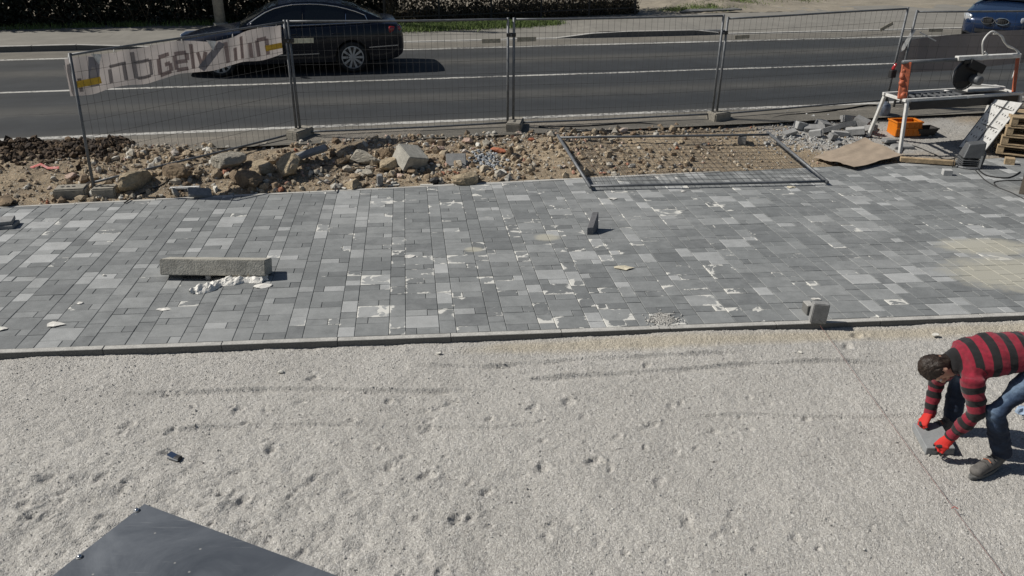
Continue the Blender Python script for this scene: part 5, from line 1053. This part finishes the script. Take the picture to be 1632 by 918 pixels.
# ================================================================== perforated ramp leaning on pallets
BL, BR_ = Vector((7.31, 13.62, -.09)), Vector((7.61, 13.36, -.09)); UPp = Vector((.47, .10, .76)); TL_, TR_ = BL + UPp, BR_ + UPp
pn = (BR_ - BL).cross(UPp).normalized(); rp = thing('perforated_ramp', 'white perforated metal ramp panel leaning on the pallets', 'ramp', BL); ps = lambda a, b, h=0: BL + (BR_ - BL) * a + UPp * b + pn * h
for a0, a1 in ((.0, .46), (.54, 1.0)): MB().prism([ps(a0, 0), ps(a1, 0), ps(a1, 1), ps(a0, 1)], -pn * .025).build('tread', wp, rp, bevel=.003)
MB().prism([ps(.455, 0, -.012), ps(.545, 0, -.012), ps(.545, 1, -.012), ps(.455, 1, -.012)], -pn * .02).build('centre_channel', M['motor'], rp)
for a in (0, 1): MB().prism([ps(a - .012, 0, .012), ps(a + .012, 0, .012), ps(a + .012, 1, .012), ps(a - .012, 1, .012)], -pn * .06).build('side_lip', M['galv'], rp)
for b in (.10, .48, .86): MB().prism([ps(.12, b + .035, .001), ps(.5, b + .01, .001), ps(.88, b - .035, .001), ps(.5, b - .02, .001)], pn * .006).build('cross_rib', M['iron'], rp)
for r in range(6):
    for h in range(2):
        for k in range(3): a = (.10 if h == 0 else .62) + .12 * k; b = .10 + .155 * r - .02 * k * (1 if h else 1); MB().prism([ps(a, b, .0005), ps(a + .03, b, .0005), ps(a + .03, b + .035, .0005), ps(a, b + .035, .0005)], pn * .001).build('slot', M['black'], rp)
def pallet(label, c, rz, tilt=0.0):
    t = thing('pallet', label, 'pallet', c, 'stacked wooden pallets'); c = Vector(c); R = Matrix.Rotation(rz, 3, 'Z') @ Matrix.Rotation(tilt, 3, 'Y'); b = lambda x, y, z, d, n: MB().box(c + R @ Vector((x, y, z)), d, R).build(n, M['wood'], t, bevel=.003)
    for k in range(7): b(0, -.36 + .12 * k, .133, (1.2, .09, .02), 'deck_board')
    for x in (-.55, 0, .55):
        b(x, 0, .112, (.1, .8, .02), 'stringer')
        for y in (-.35, 0, .35): b(x, y, .062, (.1, .1, .078), 'spacer')
    for y in (-.35, 0, .35): b(0, y, .012, (1.2, .1, .022), 'base_board')
pc = Vector((8.47, 13.42, -.12))
for k in range(4): pallet(('lowest pallet in the stack behind the cutter', 'second pallet from the bottom in the stack behind the cutter', 'third pallet from the bottom in the stack behind the cutter', 'topmost pallet in the stack behind the cutter')[k], pc + Vector((.02 * k, .015 * k, .155 * k)), -.42 + .05 * k, 0.015)
solo('wood_block', MB().box(gp(1613, 253) + Vector((0, .05, .05)), (.14, .12, .10), Matrix.Rotation(-.4, 3, 'Z')), M['wood'], 'wooden block on the ground in front of the pallets', 'block', gp(1613, 253), bevel=.004)
def sheet(name, label, C4, amp, mat, cat, seed, nx=36, ny=20, zf=None, thick=.006):
    mb = MB(); C4 = [Vector(p) for p in C4]
    for j in range(ny + 1):
        for i in range(nx + 1):
            f, g = i / nx, j / ny; p = C4[0].lerp(C4[1], f).lerp(C4[3].lerp(C4[2], f), g); nz = mnoise.noise(Vector((f * 2.2 + seed, g * 2.2, 0))) + .4 * mnoise.noise(Vector((f * 6 + seed, g * 6, 1)))
            z = p.z + amp * (nz + .4) + (zf(f, g) if zf else 0); mb.v.append((p.x + .02 * mnoise.noise(Vector((g * 9, seed, f * 3))), p.y + .03 * mnoise.noise(Vector((f * 9, seed, g * 3))), z))
    n = len(mb.v); w = nx + 1; mb.f = [(j * w + i, j * w + i + 1, (j + 1) * w + i + 1, (j + 1) * w + i) for j in range(ny) for i in range(nx)]
    mb.v += [(x, y, z - thick) for x, y, z in mb.v]; mb.f += [tuple(n + q for q in f[::-1]) for f in mb.f[:nx * ny]]
    ed = [i for i in range(w)] + [j * w + nx for j in range(1, ny + 1)] + [ny * w + i for i in range(nx - 1, -1, -1)] + [j * w for j in range(ny - 1, 0, -1)]
    mb.f += [(ed[k], n + ed[k], n + ed[(k + 1) % len(ed)], ed[(k + 1) % len(ed)]) for k in range(len(ed))]
    return solo(name, mb, mat, label, cat, C4[0], smooth=False)
dg_ = lambda x, y, h: (lambda g: Vector((g.x, g.y, max(dz_(g.x, g.y), pz(g.x, g.y)) + h)))(G(x, y, -.05))
sheet('cardboard_sheet', 'large brown cardboard sheet lying flat on the soil left of the cutter', [dg_(1297, 247, .035), dg_(1362, 264, .06), dg_(1440, 246, .07), dg_(1378, 224, .04)], .03, M['card'], 'cardboard', 2)
sheet('paper_cover', 'brown paper cover bulging over the top of the pallets', [pc + Vector((.0, -.35, .60)), pc + Vector((1.0, -.55, .45)), pc + Vector((1.1, .5, .66)), pc + Vector((.12, .45, .64))], .03, M['card'], 'paper', 5, zf=lambda f, g: .16 * math.sin(math.pi * min(1, f * 1.2)) * (1 - .6 * g))
bx0 = gp(1625, 303); cbx = thing('cardboard_box', 'upright brown cardboard box cut off by the right picture edge', 'box', bx0 + Vector((.25, .2, 0)))
for (a, b) in (((0, 0), (.5, -.1)), ((0, 0), (.24, .38)), ((.5, -.1), (.74, .28)), ((.24, .38), (.74, .28))): MB().hexa(*[[bx0 + Vector((a[0], a[1], z)), bx0 + Vector((b[0], b[1], z)), bx0 + Vector((b[0] + .004, b[1] + .004, z)), bx0 + Vector((a[0] + .004, a[1] + .004, z))] for z in (0, .46)]).build('side', M['card'], cbx)
MB().prism([bx0 + Vector((0, 0, .46)), bx0 + Vector((.5, -.1, .46)), bx0 + Vector((.48, -.22, .50)), bx0 + Vector((.04, -.15, .5))], (0, 0, .004)).build('flap', M['card'], cbx)
# cutter
cg = gp(1550, 259); cu_ = thing('paver_cutter', 'dark grey upright cutting machine standing on the paving edge', 'machine', cg); Rq = Matrix.Rotation(-.15, 3, 'Z')
MB().lathe([(.20, 0), (.205, .015), (.19, .03)], cg + Vector((0, .12, 0)), (0, 0, 1), 28).build('base_plate', M['motor'], cu_); MB().lathe([(.12, .03), (.125, .05), (.115, .13), (.13, .15)], cg + Vector((0, .12, 0)), (0, 0, 1), 24).build('drum', M['black'], cu_, smooth=True)
MB().hexa([cg + Rq @ Vector(p) for p in ((-.15, .0, .15), (.15, .0, .15), (.15, .24, .15), (-.15, .24, .15))], [cg + Rq @ Vector(p) for p in ((-.09, .03, .36), (.15, .03, .40), (.15, .20, .40), (-.09, .20, .36))]).build('housing', M['motor'], cu_, bevel=.012)
for k in range(3): MB().box(cg + Vector((0, .12, .06 + .03 * k)), (.27, .27, .012), Rq).build('fin', M['motor'], cu_, bevel=.004)
MB().bar(cg + Vector((.10, -.04, .01)), cg + Vector((.12, -.02, .2)), .03, .03).build('strut', M['motor'], cu_); MB().tube([cg + Vector((.17, .05, .0)), cg + Vector((.2, .05, .2)), cg + Vector((.16, .08, .3))], .014, 8).build('lever', M['galv'], cu_, smooth=True); MB().bar(cg + Vector((-.26, .05, .0)), cg + Vector((-.255, .06, .17)), .012, .02).build('stop_bar', M['black'], cu_)
# cables
def cable(label, P, r=.009, mat='black'):
    P = [Vector(p) for p in P]; solo('cable', hose('', P, r, None, None, 60), M[mat], label, 'cable', P[0], smooth=True)
cable('black cable along the foot of the middle fence panel', [dg_(x, y, .012) for x, y in ((858, 221), (930, 219), (1010, 214), (1060, 215), (1120, 210))], .014)
cable('black cable running from the leaning fence to the saw', [dg_(x, y, .012) for x, y in ((1165, 209), (1215, 207), (1245, 201), (1300, 197), (1345, 192), (1380, 186), (1405, 188))], .014)
cable('thin black cable looping before the stone saw', [dg_(x, y, .012) for x, y in ((1436, 238), (1452, 229), (1490, 238), (1512, 246), (1540, 238))], .008)
cable('black cable loop on the paving right of the cutter', [gp(x, y, .01) for x, y in ((1562, 263), (1575, 272), (1600, 276), (1615, 274), (1628, 266))], .009)
cable('grey cable curving down the paving at the right edge', [gp(x, y, .008) for x, y in ((1556, 262), (1572, 280), (1592, 292), (1615, 302), (1640, 316))], .007, 'wire')
cable('grey cable loop near the cardboard box', [gp(x, y, .008) for x, y in ((1632, 280), (1600, 281), (1586, 284), (1592, 292))], .007, 'wire')
cable('black cable curling over the rubble left of the split stone', [dg_(x, y, .03) for x, y in ((494, 277), (510, 285), (525, 289), (534, 284), (534, 300))], .009)
cable('thin dark cable straight across the rubble', [dg_(x, y, .05) for x, y in ((508, 271), (530, 271), (565, 271), (600, 271))], .008)
cable('curved black cable on the soil by the corner post', [dg_(x, y, .015) for x, y in ((197, 318), (215, 308), (245, 300), (268, 290), (290, 276))], .009)
# ================================================================== the worker
def V3(*a): return Vector(a)
NT, NHL = G(1546, 762, -.075), G(1594, 738, -.075); FT, FHL = G(1487, 690, -.075), G(1516, 683, -.075)
hipC = V3(3.67, 5.12, .73); nH, fH = V3(3.63, 5.01, .68), V3(3.64, 5.24, .70)
nK, nA = V3(3.30, 4.905, .40), Vector((NHL.x - .03, NHL.y - .02, .03)); fK, fA = V3(3.30, 5.40, .40), Vector((FHL.x - .02, FHL.y, .03))
waist, chest, shl, nck = V3(3.50, 5.13, .745), V3(3.30, 5.14, .715), V3(3.14, 5.15, .655), V3(3.07, 5.155, .645)
nS, nE, nW = V3(3.13, 4.975, .615), V3(3.185, 4.925, .37), V3(3.12, 5.03, .115); fS, fE, fW = V3(3.15, 5.29, .56), V3(3.145, 5.42, .33), V3(3.125, 5.37, .09)
HD = V3(2.975, 5.15, .60); CRN = V3(-.90, -.02, -.22).normalized(); FACE = V3(-.30, -.22, -.93); FACE = (FACE - CRN * FACE.dot(CRN)).normalized(); EAR = CRN.cross(FACE).normalized()
man = thing('person', 'worker in red and black striped sweater bending down to lay a paver', 'person', V3(3.35, 5.1, -.08))
M['skin'] = simple('skin', (.46, .27, .19), .55, var=.12, scale=30, bump=.05)
SIDE = V3(0, 1, 0)
bd = MB()
bd.blob([hipC, waist, chest, shl], [.13, .125, .135, .11], 16, [.08, .08, .085, .06], SIDE)
for S, E, Wr in ((nS, nE, nW), (fS, fE, fW)): bd.blob([shl.lerp(S, .6), S.lerp(shl, .12), S.lerp(E, .5), E, E.lerp(Wr, .5), Wr], [.04, .038, .038, .034, .032, .026], 12)
for Hh, K, A in ((nH, nK, nA), (fH, fK, fA)): bd.blob([Hh, Hh.lerp(K, .5), K, K.lerp(A, .35), A], [.075, .066, .048, .05, .034], 12)
bd.blob([shl, nck, HD + V3(.05, 0, .015)], [.058, .055, .052], 14)
# head: skull, jaw, brow, nose, ears, lips
bd.blob([HD + CRN * .045 - FACE * .012, HD + CRN * .0 - FACE * .006, HD - CRN * .045 + FACE * .014, HD - CRN * .085 + FACE * .034], [.068, .077, .066, .045], 18, [.083, .088, .072, .05], EAR)
bd.blob([HD + CRN * .012 + FACE * .082, HD - CRN * .016 + FACE * .106, HD - CRN * .03 + FACE * .104], [.009, .013, .014], 8)
for s in (-1, 1):
    bd.blob([HD + EAR * s * .077 + CRN * .012 - FACE * .012, HD + EAR * s * .082 - CRN * .03 - FACE * .004], [.02, .014], 10, [.009, .008], FACE)
    bd.blob([HD + EAR * s * .012 + CRN * .024 + FACE * .084, HD + EAR * s * .048 + CRN * .022 + FACE * .070], [.010, .009], 8)
bd.blob([HD - EAR * .022 - CRN * .056 + FACE * .090, HD + EAR * .022 - CRN * .056 + FACE * .090], [.007, .007], 8)
remesh(bd, 'body', M['skin'], man, .0085, 4)
for s in (-1, 1):
    e = HD + EAR * s * .031 + CRN * .006 + FACE * .079; ey = MB().blob([e, e + FACE * .002], [.0105, .0105], 10).build('eye', simple('eye_white', (.6, .58, .55), .2, bump=0), man, smooth=True)
# hair: short, tousled, brown
hb = MB(); hb.blob([HD + CRN * .05 - FACE * .014, HD - FACE * .020, HD - CRN * .05 - FACE * .030], [.081, .088, .070], 20, [.088, .082, .055], EAR); hb.blob([HD + CRN * .075 + FACE * .045 - EAR * .03, HD + CRN * .078 + FACE * .05 + EAR * .03], [.022, .022], 10)
hair = remesh(hb, 'hair', simple('brown_hair', (.022, .013, .008), .5, var=.5, scale=60, bump=.5, bscale=160), man, .006, 2)
def push(o, d):
    me = o.data; n = len(me.vertices); c = np.empty(n * 3, np.float32); me.vertices.foreach_get('co', c); nn = np.array([v.vector[:] for v in me.vertex_normals], np.float32)
    me.vertices.foreach_set('co', (c.reshape(-1, 3) + nn * np.asarray(d, np.float32)[:, None]).ravel()); me.update()
dl = []
for v in hair.data.vertices:
    p = v.co + Vector(man.location) - HD; q = Vector((p.dot(EAR) * 60, p.dot(CRN) * 13, p.dot(FACE) * 30)); dl.append(.0065 * mnoise.fractal(q, 1, 2, 3) + .004 * mnoise.noise(q * 2.2))
push(hair, dl)
# sweater
sw_ = MB(); sw_.blob([V3(3.70, 5.12, .715), V3(3.60, 5.125, .735), waist, chest, shl, shl.lerp(nck, .55)], [.182, .185, .178, .198, .19, .105], 24, [.135, .13, .125, .134, .122, .095], SIDE)
for S, E, Wr in ((nS, nE, nW), (fS, fE, fW)): sw_.blob([shl.lerp(S, .35) + V3(.05, 0, 0), shl.lerp(S, .75) + V3(.03, 0, 0), S, S.lerp(E, .5), E, E.lerp(Wr, .5), Wr], [.10, .095, .083, .068, .058, .050, .042], 16)
def mat_knit():
    m, n, l, p = newmat('striped_knit'); at = N(n, 'ShaderNodeAttribute', attribute_name='band'); P = n.new('ShaderNodeTexCoord').outputs['Object']
    f = math_(n, l, 'FRACT', at.outputs['Fac']); k = mapr(n, l, math_(n, l, 'ABSOLUTE', math_(n, l, 'SUBTRACT', f, .5)), .235, .255)
    t = N(n, 'ShaderNodeTexNoise', i_Scale=40.0, i_Detail=4.0); l.new(P, t.inputs[0]); g = mapr(n, l, t.outputs[0], .3, .7, .8, 1.2)
    col = mixc(n, l, k, (.006, .0055, .0065), (.20, .007, .022)); l.new(mixc(n, l, 1.0, col, _rgbval(n, l, g), 'MULTIPLY'), p.inputs['Base Color']); p.inputs['Roughness'].default_value = .95
    p.inputs['Sheen Weight'].default_value = .15; b = N(n, 'ShaderNodeBump', i_Strength=.3, i_Distance=.006); t2 = N(n, 'ShaderNodeTexNoise', i_Scale=130.0); l.new(P, t2.inputs[0]); l.new(t2.outputs[0], b.inputs['Height']); l.new(b.outputs[0], p.inputs['Normal']); return m
sweater = remesh(sw_, 'sweater', mat_knit(), man, .0095, 5)
def seg(p, a, b): d = b - a; t = max(0, min(1, (p - a).dot(d) / d.length_squared)); return t, (p - (a + d * t)).length
bands = []; wr = []; ml = Vector(man.location)
for v in sweater.data.vertices:
    p = v.co + ml; best = (9, 0)
    t, d = seg(p, nck, hipC); d -= .165 if t > .12 else .10; best = (d, t * (hipC - nck).length / .108 + .52) if True else best
    for S, E, Wr in ((nS, nE, nW), (fS, fE, fW)):
        t, d = seg(p, S, E); d -= .065
        if d < best[0]: best = (d, t * (E - S).length / .098 + .85)
        t, d = seg(p, E, Wr); d -= .052
        if d < best[0]: best = (d, ((S - E).length + t * (Wr - E).length) / .098 + .85)
    bands.append(best[1])
    wr.append(mnoise.fractal(Vector((p.x * 9 + p.z * 9, p.y * 7, p.z * 13)), 1, 2, 4) * .011)
push(sweater, wr)
fattr(sweater.data, 'band', bands)
# jeans
jn = MB(); jn.blob([hipC + V3(.05, 0, -.01), hipC + V3(-.06, 0, -.0)], [.165, .16], 20, [.12, .115], SIDE)
for Hh, K, A in ((nH, nK, nA), (fH, fK, fA)): jn.blob([Hh + V3(.03, 0, .0), Hh.lerp(K, .5), K, K.lerp(A, .4), K.lerp(A, .8), A + V3(.005, 0, .015)], [.105, .090, .075, .070, .068, .066], 18)
def mat_denim():
    m, n, l, p = newmat('washed_denim'); P = n.new('ShaderNodeTexCoord').outputs['Object']; at = N(n, 'ShaderNodeAttribute', attribute_name='fade')
    t = N(n, 'ShaderNodeTexNoise', i_Scale=9.0, i_Detail=5.0); l.new(P, t.inputs[0]); t2 = N(n, 'ShaderNodeTexNoise', i_Scale=90.0, i_Detail=3.0); l.new(P, t2.inputs[0])
    f = math_(n, l, 'ADD', at.outputs['Fac'], mapr(n, l, t.outputs[0], .3, .7, -.2, .25)); c = ramp(n, [(0, (.010, .018, .038)), (.45, (.028, .052, .10)), (1, (.17, .24, .33))]); l.new(f, c.inputs[0])
    l.new(mixc(n, l, 1.0, c.outputs[0], _rgbval(n, l, mapr(n, l, t2.outputs[0], .3, .7, .8, 1.2)), 'MULTIPLY'), p.inputs['Base Color']); p.inputs['Roughness'].default_value = .9; return m
jeans = remesh(jn, 'jeans', mat_denim(), man, .0095, 5); fade = []; wr = []
for v in jeans.data.vertices:
    p = v.co + ml; a = 0.0
    for Hh, K, A in ((nH, nK, nA), (fH, fK, fA)):
        t, d = seg(p, Hh, K); fr = (p - Hh.lerp(K, t)).dot(V3(-.55, 0, .8)); a = max(a, (.45 + .55 * t) * max(0, min(1, fr / .07)) * (d < .12))
        t2, d2 = seg(p, K, A)
        if d2 < .1: a = max(a, .8 * max(0, 1 - t2 * 2.6) * max(0, min(1, -(p - K.lerp(A, t2)).x / .05)))
    fade.append(a); wr.append(mnoise.fractal(Vector((p.x * 10, p.y * 10, p.z * 26)), 1, 2, 3) * .007)
fattr(jeans.data, 'fade', fade); push(jeans, wr)
# shoes
M['suede'] = simple('grey_suede', (.115, .108, .10), .9, var=.3, scale=25, bump=.3, bscale=120); M['sole'] = simple('grey_sole', (.13, .13, .125), .8, var=.2)
for (T, Hl, A) in ((NT, NHL, nA), (FT, FHL, fA)):
    d = (T - Hl); d.z = 0; L = d.length; d.normalize(); s = V3(-d.y, d.x, 0); z0 = -.083; T0, H0 = Vector((T.x, T.y, z0)), Vector((Hl.x, Hl.y, z0)); L = max(L, .24); T0 = H0 + d * L
    u = MB(); u.blob([H0 + d * .035 + V3(0, 0, .06), H0 + d * (L * .45) + V3(0, 0, .055), H0 + d * (L - .055) + V3(0, 0, .045)], [.040, .048, .047], 16, [.052, .045, .036], s); u.blob([H0 + d * .05 + V3(0, 0, .07), A.lerp(H0 + d * .05 + V3(0, 0, .1), .4)], [.047, .045], 14, [.055, .055], s)
    sh = remesh(u, 'shoe', M['suede'], man, .007, 3)
    n = 22; ring = []
    for k in range(n):
        a = 2 * math.pi * k / n; c, sn = math.cos(a), math.sin(a); wv = .047 * (1 + .1 * c); ring.append(H0 + d * (L / 2 + (L / 2 + .008) * c) + s * wv * sn * (1 - .12 * c * c))
    MB().prism(ring, (0, 0, .024)).build('sole', M['sole'], sh, off=ml, bevel=.004)
    for k in range(4):
        c = H0 + d * (L * (.42 + .09 * k)) + V3(0, 0, .108 - .012 * k); MB().tube([c - s * .03 + d * .01, c + V3(0, 0, .007), c + s * .03 + d * .012], .0035, 6).build('lace', M['brick'] if k % 2 else M['black'], sh, off=ml)
# gloves
def mat_glove():
    m, n, l, p = newmat('work_glove'); at = N(n, 'ShaderNodeAttribute', attribute_name='dip'); P = n.new('ShaderNodeTexCoord').outputs['Object']; t = N(n, 'ShaderNodeTexNoise', i_Scale=60.0, i_Detail=4.0); l.new(P, t.inputs[0])
    f = mapr(n, l, math_(n, l, 'ADD', at.outputs['Fac'], mapr(n, l, t.outputs[0], .3, .7, -.12, .12)), .45, .55); l.new(mixc(n, l, f, (.50, .018, .012), (.018, .017, .018)), p.inputs['Base Color']); p.inputs['Roughness'].default_value = .8; return m
MG = mat_glove()
def hand(Wr, fwd, back, thumb_side, curl, thumb_dir):
    fwd = Vector(fwd).normalized(); back = Vector(back); back = (back - fwd * back.dot(fwd)).normalized(); lat = fwd.cross(back) * thumb_side
    mb = MB(); mb.blob([Wr - fwd * .035, Wr + fwd * .01, Wr + fwd * .05, Wr + fwd * .085], [.037, .038, .045, .044], 14, [.032, .026, .021, .017], lat); tips = []
    for k in range(4):
        o = Wr + fwd * (.088 - .006 * abs(k - 1)) + lat * (.033 - .022 * k); Ls = [(.040, .026, .020), (.044, .029, .021), (.041, .027, .020), (.033, .021, .018)][k]; q = o - fwd * .012; a = curl[0] + .06 * k; P = [q.copy(), o.copy()]; d = fwd; ang = 0
        for j, Lq in enumerate(Ls):
            ang += a if j == 0 else curl[j]; dd = fwd * math.cos(ang) - back * math.sin(ang) + lat * (.10 - .07 * k) * (1 if j == 0 else .2); P.append(P[-1] + dd.normalized() * Lq)
        mb.blob(P, [.0115, .011, .0102, .0096, .0085], 9); tips += [(P[2], P[3]), (P[3], P[4])]
    td = Vector(thumb_dir).normalized(); o = Wr + fwd * .02 + lat * .03; P = [o, o + (lat * .5 + fwd * .6 + td * .4).normalized() * .035, o + (lat * .4 + fwd * .5 + td * .7).normalized() * .035 + td * .034, o + (lat * .4 + fwd * .5 + td * .7).normalized() * .035 + td * .060]
    mb.blob(P, [.015, .0135, .012, .010], 10); tips.append((P[2], P[3]))
    g = remesh(mb, 'glove', MG, man, .0042, 2); dip = []
    for v in g.data.vertices: p = v.co + ml; dip.append(1.0 if min(seg(p, a, b)[1] for a, b in tips) < .0135 else 0.0)
    fattr(g.data, 'dip', dip); c = MB().tube([Wr - fwd * .045, Wr - fwd * .02], .040, 14); c.build('cuff', simple('glove_cuff', (.50, .03, .02), .9, var=.2), g, off=ml, smooth=True)
hand(nW + V3(-.012, -.004, -.02), (-.62, -.12, -.72), (-.45, -.62, .55), -1, (.55, .6, .4), (-.95, .25, -.15))
hand(fW + V3(-.014, -.01, -.015), (-.55, -.45, -.70), (-.55, .10, .80), 1, (.5, .55, .4), (-.4, -.9, -.25))
# the paver in his hands
hp_ = G(1462, 695, -.02); pc_ = V3(3.115, 5.23, -.045); Rp = Matrix.Rotation(-.06, 3, 'Z') @ Matrix.Rotation(.10, 3, 'X') @ Matrix.Rotation(-.05, 3, 'Y')
solo('held_paver', MB().box(pc_, (.20, .29, .065), Rp), simple('new_paver', (.24, .25, .255), .85, var=.12, scale=12), 'grey paver held in the worker\'s red gloves', 'paver', pc_, bevel=.004)
# blue plastic scrap behind his leg
bs = G(1626, 672, -.085); zb_ = gz(bs.x, bs.y); sheet('plastic_sack', 'light blue plastic sack on the gravel behind the worker\'s leg', [V3(bs.x - .03, bs.y + .05, zb_ + .05), V3(bs.x + .3, bs.y - .14, zb_ + .03), V3(bs.x + .36, bs.y + .12, zb_ + .05), V3(bs.x + .03, bs.y + .10, zb_ + .06)], .05, simple('pale_blue_plastic', (.36, .46, .60), .4, var=.2, scale=8), 'sack', 6)
